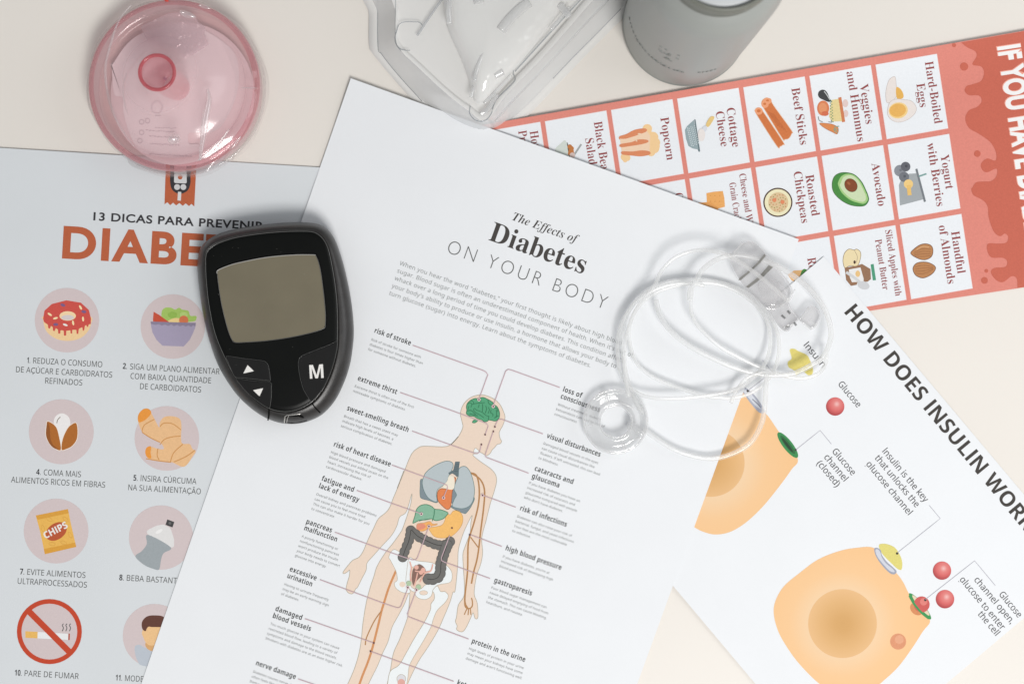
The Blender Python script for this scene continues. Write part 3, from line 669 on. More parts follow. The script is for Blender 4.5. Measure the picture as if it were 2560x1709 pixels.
section('e2', [('risk of heart disease', '275,1175', 560)], '250,1240', ['High blood pressure and damaged', 'blood vessels put added strain on the', 'heart, increasing the risk of', 'cardiovascular disease.'])
section('k', [('fatigue and', '90,393', 332), ('lack of energy', '65,465', 415)], '40,537', ['Overall kidney and pancreas problems', 'can cause you to feel more tired.', 'This can also make it harder for you', 'to concentrate.'])
section('e3', [('pancreas', '446,332', 207), ('malfunction', '430,382', 266)], '411,437', ['A poorly functioning or', 'nonfunctioning pancreas', "won't produce the insulin", 'your body needs to convert', 'glucose into energy.'])
section('e3', [('excessive', '318,697', 217), ('urination', '300,749', 200)], '278,806', ['Having to urinate frequently', 'may be an early warning sign', 'of diabetes.'])
section('e3', [('damaged', '208,1002', 214), ('blood vessels', '188,1056', 309)], '170,1110', ['Too much glucose in your system can cause', 'restricted blood flow, leading to a variety of', 'symptoms and damage to the blood vessels.', 'Smokers with diabetes are at an even higher risk.'])
section('e3', [('nerve damage', '58,1420', 323)], '38,1478', ['Diabetes causes nerve damage that', 'often feels like tingling or numbness.', 'Damage to nerves is common.'])
section('e4', [('loss of', '888,304', 196), ('consciousness', '865,372', 405)], '838,442', ['Without treatment, diabetic', 'ketoacidosis can lead to loss of', 'consciousness.'])
section('e4', [('visual disturbances', '728,757', 556)], '698,824', ['Damaged blood vessels in the eyes', 'can cause visual disturbances like', 'floaters. If left untreated, this can lead', 'to blindness.'])
section('e4', [('cataracts and', '610,1078', 398), ('glaucoma', '583,1152', 282)], '555,1210', ['If you have diabetes you have an', 'increased risk of cataracts and', 'glaucoma compared with people', "who don't have diabetes."])
section('e5', [('risk of infections', '696,50', 430)], '672,112', ['Diabetes can also raise your risk of', 'bacterial, fungal, and yeast infections.', 'Your feet are the most vulnerable', 'to infection.'])
section('e5', [('high blood pressure', '570,398', 514)], '546,462', ["If you have diabetes, you're at", 'increased risk of developing high', 'blood pressure.'])
section('e5', [('gastroparesis', '470,678', 347)], '446,734', ['Poor blood sugar management can', 'cause delayed emptying of food from', 'the stomach. This can cause bloating,', 'heartburn, and nausea.'])
section('e5', [('protein in the urine', '275,1208', 492)], '252,1266', ['High levels of protein in your urine', 'may mean your kidneys have some', "damage and aren't functioning well."])
section('e5', [('ketoacidosis', '147,1570', 320)], '120,1620', [])
# body
SK = inkC((230, 208, 192)); OL = inkC((182, 172, 156)); WH = inkC((232, 235, 238))
t = Art(S4, 'human_body_illustration')
t.fill('j 60,1320 220,1150 320,950 310,830 275,680 285,560 350,420 480,300 640,240 800,240 1000,320 1130,440 1210,600 1240,720 1200,880 1130,1010 1115,1080 1135,1180 1165,1240 1140,1290 1070,1310 1020,1370 960,1430 920,1500 850,1550 810,1540 700,1480 640,1500 540,1540 e4 80,990 180,1060 230,1120 240,1190 215,1290 180,1400 140,1560 '
       'e5 400,150 365,290 372,420 355,520 320,620 300,740 302,800 325,860 332,960 326,995 306,993 290,945 270,985 235,1060 205,1105 175,1110 145,1090 150,1060 135,1020 145,980 160,880 205,810 215,740 205,560 200,440 215,380 245,300 265,240 270,160 280,95 225,200 190,290 160,400 155,520 145,640 130,760 '
       'f8 1800,200 1760,330 1690,500 1600,700 1480,900 1360,1080 1250,1300 1215,1400 1190,1560 930,1560 960,1374 1000,1200 1040,980 1120,800 1180,640 1225,500 1245,300 1248,225 1230,225 1180,350 1100,500 1020,650 970,830 900,980 840,1130 760,1290 720,1374 640,1560 360,1560 455,1374 540,1180 600,980 630,800 650,600 690,350 740,150 790,0 '
       'k 640,1230 720,1100 800,1000 870,900 e7 110,770 180,560 194,445 140,620 k 860,750 830,840 780,930 680,1040 600,1130 540,1200 530,1270 490,1350 445,1440 430,1450 400,1500 360,1495 335,1460 345,1400 365,1330 370,1270 350,1285 315,1305 305,1290 350,1230 400,1175 460,1145 500,1090 530,1020 560,950 600,870 650,770 720,710 760,660 800,560 850,440 900,300 '
       'e2 870,1568 940,1400 975,1310 1010,1240 1060,1195 1120,1175 1310,1180 1380,1150 1440,1085', SK, line=OL, lw=1.7)
t.fill('j 560,1490 570,1420 605,1390 680,1460 660,1500 610,1520', WH, line=OL, lw=1.3)
t.done()
t = Art(S4, 'skeleton_illustration', base=4)
t.fill('e3 1085,590 1110,540 1150,540 1240,620 1240,700 1222,780 1250,860 1190,862 1140,830 1128,790 1150,765 1140,700 1100,620', WH, line=OL, lw=1.3)
t.disc('e3 1190,800', 8, SK, 7)
t.fill('e7 520,1150 575,1190 590,1250 570,1310 480,1330 430,1350 400,1400 380,1450 330,1478 270,1470 232,1440 235,1400 290,1370 340,1330 480,1290', WH, line=OL, lw=1.3)
t.disc('f8 1425,208', 10, SK, 5.5, line=OL, lw=1)
t.fill('e7 170,1070 240,1100 420,1130 420,1230 330,1240 290,1190 230,1160 190,1180 180,1340 250,1390 200,1400 140,1320 145,1200', WH, line=OL, lw=1.2)
t.fill('f8 1540,180 1600,120 1640,190 1700,195 1740,250 1700,330 1600,430 1550,540 1520,640 1440,790 1350,940 1280,1060 1240,1150 1225,1280 1205,1400 1190,1540 940,1540 965,1374 1000,1210 1110,1130 1200,980 1300,800 1430,590 1510,430 1520,350 1560,290 1560,220', WH, line=OL, lw=1.4)
t.disc('f8 1140,1305', 11, inkC((214, 212, 218)), line=OL, lw=1.3); t.disc('f8 1140,1355', 9.5, inkC((218, 166, 156)))
t.done()
t = Art(S4, 'brain_illustration', base=4); BG = inkC((36, 104, 72))
t.fill('j 410,560 400,500 420,420 490,350 580,310 650,310 760,285 870,330 970,390 1000,440 1070,490 1110,570 1125,650 1110,740 1040,800 960,790 890,780 850,810 790,815 740,780 640,745 560,700 470,690 400,640', inkC((80, 158, 118)), line=BG, lw=1.6)
t.fill('j 560,780 620,775 645,795 590,840 530,832', inkC((80, 158, 118)), line=BG, lw=1.2)
for q_ in ('j 430,430 480,400 520,440 500,500', 'j 520,440 600,420 700,410 800,400', 'j 480,350 550,380 560,430', 'j 580,520 620,560 700,590 760,620 830,680 900,700', 'j 570,520 560,570 620,630 700,670 780,730', 'j 660,510 680,440', 'j 750,430 755,500 750,600', 'j 820,470 840,540 810,630', 'j 870,340 890,420 940,450', 'j 880,500 900,560 870,640', 'j 940,560 930,620 980,650 970,700', 'j 1050,560 1060,640 1050,720', 'j 420,580 500,570 560,620 600,660', 'j 470,640 560,665 650,690', 'j 890,700 880,770', 'j 450,480 440,540', 'j 1000,520 1060,520 1090,600', 'j 1010,740 1060,700 1100,690', 'j 700,320 720,380'):
    t.stroke(q_, 1.5, BG)
t.done()
t = Art(S4, 'lung_illustration', base=4); GL_ = inkC((94, 122, 122))
t.fill('e7 290,300 275,380 275,460 290,490 360,510 440,532 445,480 400,400', inkC((126, 138, 146)), line=GL_, lw=1.3)
t.fill('e7 585,560 600,590 700,635 730,630 780,560 805,480 700,480', inkC((126, 138, 146)), line=GL_, lw=1.3)
t.fill('e7 600,380 632,440 625,490 585,540 570,450', inkC((126, 138, 146)))
t.fill('e7 300,310 330,240 400,180 480,140 540,125 590,140 597,185 560,260 540,320 500,365 450,400 435,450 440,520 400,515 350,480 315,420 298,360', inkC((180, 189, 194)), line=GL_, lw=1.4)
t.fill('e7 655,205 690,178 730,185 770,240 800,340 808,430 790,520 750,570 690,590 620,580 590,560 610,500 632,455 608,400 625,330 650,270', inkC((180, 189, 194)), line=GL_, lw=1.4)
t.fill('e7 620,130 665,130 655,200 650,270 638,282 618,262 590,246 562,262 552,240 600,212', inkC((98, 112, 118)), False)
for a_ in range(5): t.stroke('e7 %d,%d %d,%d' % (615 - a_ * 2, 150 + a_ * 18, 658 - a_ * 2, 155 + a_ * 18), 1.0, inkC((70, 84, 92)), smooth=False)
t.fill('e7 560,270 610,290 600,400 500,380 540,320', inkC((234, 224, 208)))
t.done()
t = Art(S4, 'heart_illustration', base=12)
t.fill('e7 450,420 480,395 530,395 560,360 575,300 590,288 625,292 605,370 590,430 582,520 570,580 540,598 500,570 455,520 443,470', inkC((220, 128, 78)), line=inkC((140, 84, 56)), lw=1.4); t.disc('e7 583,302', 2.5, inkC((110, 70, 50)), n=12); t.done()
t = Art(S4, 'digestive_illustration', base=6); DG = inkC((62, 122, 92))
t.fill('e7 600,615 650,612 690,660 690,730 650,800 580,860 500,878 420,865 380,820 365,780 430,768 490,750 520,700 530,640 570,650', inkC((238, 184, 108)), line=inkC((206, 156, 92)), lw=1.4)
t.fill('e7 240,770 252,738 310,730 370,715 400,740 444,738 430,752 380,765 330,800 290,812 250,795', inkC((236, 170, 100)), line=inkC((190, 140, 100)), lw=1)
t.fill('e7 240,770 255,742 310,738 330,770 290,795 250,795', inkC((222, 140, 116)))
t.fill('e7 205,725 225,660 240,600 280,560 340,550 390,570 420,595 480,602 545,628 540,650 500,690 430,708 390,690 330,700 270,705 215,730', inkC((132, 178, 152)), line=DG, lw=1.8)
t.stroke('e7 415,600 412,650 395,712', 2.2, DG); t.stroke('e7 265,712 300,702 380,690', 2, DG)
INT = inkC((106, 104, 102)); IND = inkC((84, 82, 80))
for path, r in (('e7 105,1065 130,990 160,920 178,850 190,800 250,858 340,905 440,945 520,945 578,905', 47), ('e7 540,950 505,1040 480,1130 475,1210 450,1262 400,1282 345,1278', 52)):
    pts = smoothed(PT(path), False, 4); acc = 0; last = None
    t.stroke(path, r / 3.919 * 1.7, IND)
    for col_, rr, ln in ((IND, 1.07, 0), (INT, 0.97, 0)):
        last = None
        for p in pts:
            if last is None or math.hypot(p[0] - last[0], p[1] - last[1]) > 10.5:
                t.disc(p, r / 3.919 * rr, col_, n=20); last = p
    t.stroke(path, r / 3.919 * 1.5, INT); t.stroke(path, 1.6, inkC((50, 48, 46)))
t.done()
t = Art(S4, 'reproductive_illustration', base=4); PK = inkC((226, 172, 158))
t.lay = 60
t.fill('e7 205,1190 240,1150 270,1135 310,1160 330,1200 290,1250 240,1300 215,1350 195,1290', inkC((132, 100, 90)))
for q_ in ('e7 240,1165', 'e7 305,1190', 'e7 285,1215'): t.disc(q_, 5.5, PK, n=18)
for q_ in ('e7 175,1110 190,1170 180,1240 188,1300', 'e7 400,1135 380,1200 320,1225 275,1310', 'e7 225,1200 300,1212 370,1205', 'e7 250,1220 235,1290 215,1350'): t.stroke(q_, 3.2, PK)
for q_ in ('e7 165,1322', 'e7 260,1358'): t.disc(q_, 6.5, inkC((172, 194, 162)), n=18)
t.done()
t = Art(S4, 'artery_illustration', base=4); AR = inkC((206, 142, 94)); AR2 = inkC((176, 128, 82))
t.stroke('e3 1140,695 f8 985,130 930,300 885,450 850,600 800,800 760,950 710,1100 650,1250 605,1374 560,1500', 5.6, AR)
t.stroke('f8 885,440 800,560 730,700 690,800 680,875', 3.0, AR2)
t.stroke('e7 770,240 830,270 855,400 845,560 800,740 765,850 745,960 740,1200 715,1440 718,1520 745,1568', 4.0, AR2)
t.stroke('e7 770,240 860,300 905,400 900,560 870,800 850,980 830,1100 800,1210 778,1325', 4.0, AR2)
t.stroke('e7 770,870 845,970', 3.0, AR2, smooth=False)
t.stroke('e5 215,830 220,890 250,910 280,890 283,850 275,815', 3.0, AR2)
for q_ in ('e5 240,906 228,925 212,962', 'e5 250,910 245,966', 'e5 265,908 270,962'): t.stroke(q_, 2.6, AR2)
t.done()
t = Art(S4, 'leader_lines', base=70); RG = inkC((222, 196, 198))
for q_ in ('e2 1015,235 e1 870,1454 898,1468 914,1492 905,1515 j 680,312', 'e2 898,675 j 0,545 780,830 845,862 876,910 868,940 810,1095', 'e2 1010,1035 j 0,1300 560,1495 650,1500 690,1470 725,1320', 'e2 822,1350 e7 0,165 500,345 540,362 545,385 505,480', 'k 440,492 e7 0,540 285,640',
           'e3 670,400 e7 0,1025 200,1092 232,1092 250,1070 362,765', 'e3 555,765 f8 920,345 1080,398 1110,400 1135,380 1225,150', 'e3 438,1065 f8 0,570 790,850', 'e3 385,1528 620,1608', 'e4 860,268 390,98 355,90 330,108 210,440', 'e4 695,722 290,578 262,580 245,602 225,650',
           'e4 555,1107 150,955 132,944 130,925 210,695', 'e4 430,1440 105,1322', 'e5 540,368 258,262', 'e5 438,648 40,504 14,490 12,465 85,270', 'f8 2000,800 1270,530 1225,510 1218,480 1335,170', 'f8 1810,1340 745,955'):
    t.stroke(q_, 2.1, LP, smooth=False)
for q_, rg in (('j 675,335', 1), ('j 985,482', 1), ('j 810,1098', 0), ('j 1022,928', 0), ('j 990,1027', 0), ('j 728,1312', 0), ('e7 505,484', 1), ('e7 287,642', 1), ('e7 362,764', 1), ('e7 588,780', 0), ('e7 155,1362', 1), ('e7 240,1385', 1), ('e7 888,460', 1), ('e7 762,848', 0), ('f8 790,850', 0), ('f8 747,955', 0)):
    if rg: t.disc(q_, 4.2, RG, n=16)
    t.disc(q_, 2.2, inkC((96, 60, 66)), n=12)
t.done()

# ================================================================== solid object builders
def resample(pts, n, closed=True):
    """n points evenly along the outline, starting straight right of its centre"""
    cx = sum(p[0] for p in pts) / len(pts); cy = sum(p[1] for p in pts) / len(pts)
    P = list(pts); L = [0]
    for i in range(len(P)):
        a, b = P[i], P[(i + 1) % len(P)]; L.append(L[-1] + math.hypot(b[0] - a[0], b[1] - a[1]))
    out = []
    for k in range(n):
        d = L[-1] * k / n; i = 0
        while i < len(P) - 1 and L[i + 1] < d: i += 1
        a, b = P[i], P[(i + 1) % len(P)]; f = (d - L[i]) / max(1e-9, L[i + 1] - L[i])
        out.append((a[0] + (b[0] - a[0]) * f, a[1] + (b[1] - a[1]) * f))
    return out
def byangle(pts, c, n):
    """outline radius sampled at n even angles about c"""
    out = []
    for k in range(n):
        a = 2 * math.pi * k / n; dx, dy = math.cos(a), math.sin(a); best = None
        for i in range(len(pts)):
            p, q = pts[i], pts[(i + 1) % len(pts)]
            ex, ey = q[0] - p[0], q[1] - p[1]; den = dx * ey - dy * ex
            if abs(den) < 1e-9: continue
            s = ((p[0] - c[0]) * ey - (p[1] - c[1]) * ex) / den; u = ((p[0] - c[0]) * dy - (p[1] - c[1]) * dx) / den
            if s > 0 and -1e-6 <= u <= 1 + 1e-6 and (best is None or s > best): best = s
        out.append((c[0] + dx * best, c[1] + dy * best))
    return out
def loft(name, loops, mat, parent, cap0=True, cap1=True, smooth=True, closed=True, flipped=False):
    """loops: list of lists of world points with equal count"""
    n = len(loops[0]); V = [tuple(v) for l in loops for v in l]; F = []
    for a in range(len(loops) - 1):
        for b in range(n if closed else n - 1):
            c = (b + 1) % n; F.append((a * n + b, (a + 1) * n + b, (a + 1) * n + c, a * n + c))
    if cap0: F.append(tuple(range(n))[::-1] if flipped else tuple(range(n)))
    if cap1: F.append(tuple(range((len(loops) - 1) * n, len(loops) * n))[::-1])
    bm = bmesh.new(); vs = [bm.verts.new(v) for v in V]
    for f in F: bm.faces.new([vs[i] for i in f])
    bmesh.ops.recalc_face_normals(bm, faces=bm.faces[:])
    for f in bm.faces: f.smooth = smooth and len(f.verts) == 4
    me = bpy.data.meshes.new(name); bm.to_mesh(me); bm.free()
    o = link(name, me, parent, [mat]); o.location = -parent.location if parent else (0, 0, 0)
    return o
def tube(name, pts, r, mat, parent, seg=10, closed=False, taper=None):
    """pts: world points; round tube along them (parallel transport)"""
    n = len(pts); P = [Vector(p) for p in pts]; loops = []
    up = Vector((0, 0, 1)); nrm = None
    for i in range(n):
        a = P[i - 1] if (closed or i) else P[0]; b = P[(i + 1) % n] if (closed or i < n - 1) else P[-1]
        d = (b - a).normalized()
        if nrm is None: nrm = d.cross(up).normalized() if abs(d.z) < 0.95 else d.cross(Vector((1, 0, 0))).normalized()
        nrm = (nrm - d * nrm.dot(d)).normalized(); bi = d.cross(nrm)
        rr = r if taper is None else r * taper(i / (n - 1))
        loops.append([P[i] + nrm * rr * math.cos(2 * math.pi * k / seg) + bi * rr * math.sin(2 * math.pi * k / seg) for k in range(seg)])
    if closed: loops.append(loops[0])
    return loft(name, loops, mat, parent, not closed, not closed)
def lathe(name, prof, axis, mat, parent, n=72, cap0=False, cap1=False, mm=0.001):
    loops = [[Vector((axis[0] + r * mm * math.cos(2 * math.pi * k / n), axis[1] + r * mm * math.sin(2 * math.pi * k / n), z * mm)) for k in range(n)] for r, z in prof]
    return loft(name, loops, mat, parent, cap0, cap1)
def prism(name, pts, z0, z1, mat, parent, bev=0.0, smooth=True, pin=None):
    """outline in picture points between heights z0, z1 with a softened top edge"""
    if isinstance(pts, str): pts = PT(pts)
    if smooth: pts = smoothed(pts, True, 4)
    cx = sum(p[0] for p in pts) / len(pts); cy = sum(p[1] for p in pts) / len(pts)
    def ins(d):
        out = []
        for i, p in enumerate(pts):
            a, b = pts[i - 1], pts[(i + 1) % len(pts)]; dx, dy = b[0] - a[0], b[1] - a[1]; l = math.hypot(dx, dy) or 1
            nx, ny = -dy / l, dx / l
            if (cx - p[0]) * nx + (cy - p[1]) * ny < 0: nx, ny = -nx, -ny
            out.append((p[0] + nx * d, p[1] + ny * d))
        return out
    L = [[W(p, z0) for p in pts]]
    if bev:
        bp = bev / K
        for i in range(4):
            t_ = i / 3 * math.pi / 2
            L.append([W(p, z1 - bev + bev * math.sin(t_)) for p in ins(bp * (1 - math.cos(t_)))])
    else: L.append([W(p, z1) for p in pts])
    return loft(name, L, mat, parent)

# ================================================================== GLUCOSE METER
gm = thing('glucose_meter', 'black hand-held glucose meter with blank screen and white M button', 'glucose meter', W((690, 810), 0.0013))
mshell = surf('satin_black_shell', (0.020, 0.018, 0.017), rough=0.36, var=0.25, scale=300, bump=0.25, bscale=2600, spec=0.6)
mface = surf('black_face_plastic', (0.0035, 0.004, 0.0035), rough=0.34, var=0.1, scale=200, bump=0.05, bscale=2600, spec=0.16)
mbtn = surf('black_rubber_button', (0.006, 0.006, 0.006), rough=0.45, var=0.1, scale=300, bump=0.15, bscale=3000, spec=0.25)
mgap = surf('dark_seam', (0.002, 0.002, 0.002), rough=0.7, var=0, spec=0.1)
mlcd = surf('olive_lcd', (0.168, 0.146, 0.096), rough=0.32, var=0.05, scale=60, spec=0.5, coat=0.3)
mwht = surf('white_symbol_print', (0.80, 0.78, 0.75), rough=0.5)
medge = surf('bevel_highlight_edge', (0.11, 0.11, 0.105), rough=0.18, var=0, spec=1.0)  # lighter than the black case: bevel highlights put into the colour
OUT = smoothed(PT('m 92,400 95,340 110,280 150,230 230,180 350,145 500,120 650,103 780,97 880,102 950,120 1000,160 1040,220 1080,330 1110,440 1140,580 1160,720 1168,850 1160,960 1140,1080 1100,1200 1040,1320 960,1410 880,1455 790,1480 700,1482 620,1465 540,1430 460,1375 370,1290 290,1180 230,1070 180,930 150,820 125,700 105,560 93,450'), True, 4)
INN = smoothed(PT('m 145,370 150,310 180,270 240,235 350,200 500,175 650,160 780,155 880,158 930,180 970,225 1000,300 1030,450 1050,600 1057,720 1058,860 1052,960 1030,1070 990,1180 940,1270 880,1335 800,1380 730,1400 660,1400 585,1380 520,1340 450,1280 380,1200 330,1130 270,1010 220,890 190,780 165,640 150,500'), True, 4)
cm = Z('m', 620, 780); NM = 160
AO = byangle(OUT, cm, NM); AI = byangle(INN, cm, NM); B0 = 0.0013
def scl(L, f): return [(cm[0] + (p[0] - cm[0]) * f, cm[1] + (p[1] - cm[1]) * f) for p in L]
def mixl(A, B, f): return [(a[0] + (b[0] - a[0]) * f, a[1] + (b[1] - a[1]) * f) for a, b in zip(A, B)]
ZT = B0 + 0.0165
L = [[W(p, B0) for p in scl(AO, 0.90)], [W(p, B0 + 0.0008) for p in scl(AO, 0.94)], [W(p, B0 + 0.0035) for p in scl(AO, 0.985)], [W(p, B0 + 0.0075) for p in scl(AO, 1.0)]]
for f in (0.12, 0.3, 0.5, 0.7, 0.86, 0.96):
    L.append([W(p, B0 + 0.0075 + 0.0088 * math.sqrt(1 - (1 - f) ** 2)) for p in mixl(AO, AI, f)])
loft('shell', L + [[W(p, ZT - 0.0012) for p in scl(AI, 1.0)]], mshell, gm)
# raised face plate, with rounded edge
FI = scl(AI, 0.992)
loft('face_plate', [[W(p, ZT - 0.002) for p in FI], [W(p, ZT + 0.0000) for p in FI], [W(p, ZT + 0.0003) for p in scl(AI, 0.985)], [W(p, ZT + 0.0005) for p in scl(AI, 0.93)], [W(p, ZT + 0.0007) for p in scl(AI, 0.6)]], mface, gm)
def mp(s, smooth=False, n=4):
    p = PT('m ' + s); return smoothed(p, True, n) if smooth else p
# rim line round the face, its highlight put into the grey
tube('face_seam', [W(p, ZT + 0.0001) for p in scl(AI, 0.993)], 0.00016, medge, gm, 6, True)
# screen with its frame
SCR = '236,425 300,398 380,375 560,340 740,323 880,321 905,325 922,365 940,440 960,590 972,720 971,800 962,826 880,855 720,890 560,912 420,922 352,923 330,905 300,830 262,680 240,550 228,450'
sp = mp(SCR)
prism('screen_frame', [(p[0] + (p[0] - Z('m', 610, 620)[0]) * 0.03, p[1] + (p[1] - Z('m', 610, 620)[1]) * 0.03) for p in sp], ZT, ZT + 0.00105, mgap, gm, 0.0002, False)
prism('screen', sp, ZT + 0.0009, ZT + 0.0012, mlcd, gm, 0, False)
tube('screen_rim', [W(p, ZT + 0.0013) for p in smoothed(PT('m 228,450 232,428 300,398 380,375 560,340 740,323 880,321 905,325'), False, 4)], 0.00022, surf('screen_bevel_highlight', (0.32, 0.31, 0.29), rough=0.3, spec=0.8), gm, 6)  # upper bevel coloured lighter to paint in its highlight
tube('screen_rim', [W(p, ZT + 0.0013) for p in smoothed(PT('m 905,325 922,365 940,440 960,590 972,720 971,800 962,826 880,855 720,890 560,912 420,922 352,923 330,905 300,830 262,680 240,550 228,450'), False, 3)], 0.00012, medge, gm, 6)
# buttons
def button(name, pts, label):
    pp = mp(pts, True, 3)
    b = prism(name, pp, ZT - 0.0005, ZT + 0.0013, mbtn, gm, 0.00035, False); b['label'] = label
    e_ = tube('button_seam', [W(p, ZT + 0.0010) for p in pp], 0.00011, medge, b, 6, True); e_.location = (0, 0, 0)
    return b
def symbol(name, pts, parent):
    o = prism(name, 'm ' + pts, ZT + 0.0012, ZT + 0.00142, mwht, parent, 0, False); o.location = (0, 0, 0)
b1 = button('button', '292,1018 400,1032 500,1044 545,1050 566,1062 580,1085 588,1130 593,1180 580,1184 480,1175 400,1166 352,1160 325,1110 305,1060', 'button with an up arrow')
symbol('arrow_symbol', '437,1078 480,1120 408,1136', b1)
b2 = button('button', '360,1172 420,1180 500,1190 592,1196 600,1240 600,1300 590,1365 582,1374 540,1350 480,1306 430,1262 390,1215', 'button with a down arrow')
symbol('arrow_symbol', '475,1251 544,1237 519,1293', b2)
b3 = button('button', '1050,915 1000,938 900,978 820,1010 795,1030 786,1060 788,1100 800,1170 820,1240 848,1290 878,1328 920,1288 960,1235 1000,1150 1025,1080 1045,1000 1053,950', 'large button with a white M')
V, F, x0, x1, ch = glyphs('M', 'bold', 1.0, 0.0, 4)
st = Z('m', 866, 1172); a = math.radians(-3.5); sx = 34.5 / (x1 - x0); sy = 34.0 / ch
me = bpy.data.meshes.new('letter_m')
me.from_pydata([tuple(W((st[0] + (x - x0) * sx * math.cos(a) + y * sy * math.sin(a), st[1] + (x - x0) * sx * math.sin(a) - y * sy * math.cos(a)), ZT + 0.00142)) for x, y in V], [], F)
link('letter_m', me, b3, [mwht])
# lower seams and strip port
def shell_z(p):
    a_ = math.atan2(p[1] - cm[1], p[0] - cm[0]) % (2 * math.pi); k_ = int(a_ / (2 * math.pi) * NM) % NM
    ro = math.hypot(AO[k_][0] - cm[0], AO[k_][1] - cm[1]); ri = math.hypot(AI[k_][0] - cm[0], AI[k_][1] - cm[1]); r_ = math.hypot(p[0] - cm[0], p[1] - cm[1])
    f = max(0.0, min(1.0, (ro - r_) / (ro - ri)))
    return B0 + 0.0075 + 0.0088 * math.sqrt(max(0, 1 - (1 - f) ** 2))
for s_ in ('585,1380 583,1410 579,1440 577,1458', '876,1333 900,1368 935,1405'):
    q_ = smoothed(PT('m ' + s_), False, 6)
    tube('shell_seam', [W(p, shell_z(p) + 0.0001) for p in q_], 0.00030, mgap, gm, 8)
pp = PT('m 694,1474 702,1428 802,1416 822,1436 846,1462 800,1474 740,1480')
loft('strip_port', [[W(p, shell_z(p) - 0.001) for p in pp], [W(p, shell_z(p) + 0.0003) for p in pp]], mgap, gm, smooth=False)
tube('port_edge', [W(p, shell_z(p) + 0.0004) for p in smoothed(PT('m 690,1474 692,1450 700,1426 750,1419 804,1413'), False, 4)], 0.00030, surf('port_metal', (0.55, 0.53, 0.50), rough=0.25, metal=0.8), gm, 6)
tube('port_edge', [W(p, shell_z(p) + 0.0004) for p in smoothed(PT('m 706,1474 712,1440 722,1430'), False, 4)], 0.00018, surf('port_metal', (0.55, 0.53, 0.50), rough=0.25, metal=0.8), gm, 6)

# specks of dust lying on the face
dv, df = [], []; rd = random.Random(21)
for q_ in range(46):
    p = Z('m', rd.uniform(180, 1010), rd.uniform(230, 1300)); w_ = rd.uniform(0.25, 0.6); a_ = rd.uniform(0, 3.1); z_ = ZT + 0.00145 + 0.0002
    if shell_z(p) < ZT - 0.0025: continue
    b_ = len(dv); ca_, sa_ = math.cos(a_), math.sin(a_)
    for u, v in ((-1, -0.4), (0.2, -0.7), (1, 0.1), (0.1, 0.6)): dv.append(tuple(W((p[0] + w_ * (u * ca_ - v * sa_), p[1] + w_ * (u * sa_ + v * ca_)), z_)))
    dv.append(tuple(W(p, z_ + 0.00008)))
    df += [(b_, b_ + 1, b_ + 4), (b_ + 1, b_ + 2, b_ + 4), (b_ + 2, b_ + 3, b_ + 4), (b_ + 3, b_, b_ + 4)]
me = bpy.data.meshes.new('dust'); me.from_pydata(dv, [], df); o = link('dust', me, gm, [surf('dust_grey', (0.45, 0.43, 0.40), rough=0.9)]); o.location = -gm.location; o['kind'] = 'stuff'

# ================================================================== GREY BOTTLE
bt = thing('grey_bottle', 'grey plastic bottle standing at the top edge with a ring-shaped mouth', 'bottle', W((1712, 62)))
ax = W((1712, 62)); gb = surf('grey_plastic', (0.335, 0.348, 0.33), rough=0.42, var=0.04, scale=18, spec=0.5)
lathe('body', [(24, 0.2), (26.2, 0.4), (27.3, 1.3), (27.6, 2.6), (27.2, 3.2), (27.3, 4.5), (27.5, 40), (27.5, 96), (27.0, 101), (25.5, 105), (23.4, 107.5), (21.6, 108.5), (21.0, 109)], ax, gb, bt, 96, True, True)
lathe('mouth_ring', [(20.0, 108), (21.6, 109), (21.9, 112), (21.9, 118), (21.4, 119), (20.6, 119), (20.2, 118), (20.0, 113)], ax, surf('dark_grey_rim', (0.16, 0.165, 0.14), rough=0.4, var=0.05), bt, 96)
lathe('lid', [(20.0, 113), (20.1, 117.2), (19.0, 117.8), (10, 118), (0.1, 118)], ax, surf('pale_grey_lid', (0.50, 0.52, 0.53), rough=0.4, var=0.02), bt, 96)
# raised marks round the wall
me_v, me_f = [], []
emb = surf('raised_grey_mark', (0.26, 0.27, 0.255), rough=0.5)
rnd = random.Random(3)
def mark(th, z, w, h, rot):
    b_ = len(me_v); R = 0.02755
    c_, s_ = math.cos(rot), math.sin(rot)
    for k_, r_ in ((0, R - 0.0003), (1, R + 0.00025)):
        for u, v in ((-1, -1), (1, -1), (1, 1), (-1, 1)):
            uu, vv = (u * w * c_ - v * h * s_), (u * w * s_ + v * h * c_); t_ = th + uu / R
            me_v.append((ax.x + r_ * math.cos(t_), ax.y + r_ * math.sin(t_), z + vv))
    for f in ((4, 5, 6, 7), (0, 1, 5, 4), (1, 2, 6, 5), (2, 3, 7, 6), (3, 0, 4, 7)): me_f.append(tuple(b_ + i for i in f))
th = math.radians(190)
while th < math.radians(262):
    mark(th, 0.0330 + rnd.uniform(-0.0003, 0.0003), rnd.uniform(0.0003, 0.0007), rnd.uniform(0.0004, 0.0009), rnd.uniform(-0.9, 0.9)); th += rnd.uniform(0.055, 0.085)
for q_ in range(14): mark(math.radians(rnd.uniform(228, 250)), rnd.uniform(0.046, 0.062), rnd.uniform(0.0003, 0.0010), rnd.uniform(0.0003, 0.0006), rnd.uniform(-1, 1))
for q_ in range(5): mark(math.radians(274 + q_ * 3.5), 0.034, 0.0004, 0.0006, rnd.uniform(-1, 1))
me = bpy.data.meshes.new('raised_lettering'); me.from_pydata(me_v, [], me_f)
o = link('raised_lettering', me, bt, [emb]); o.location = -bt.location

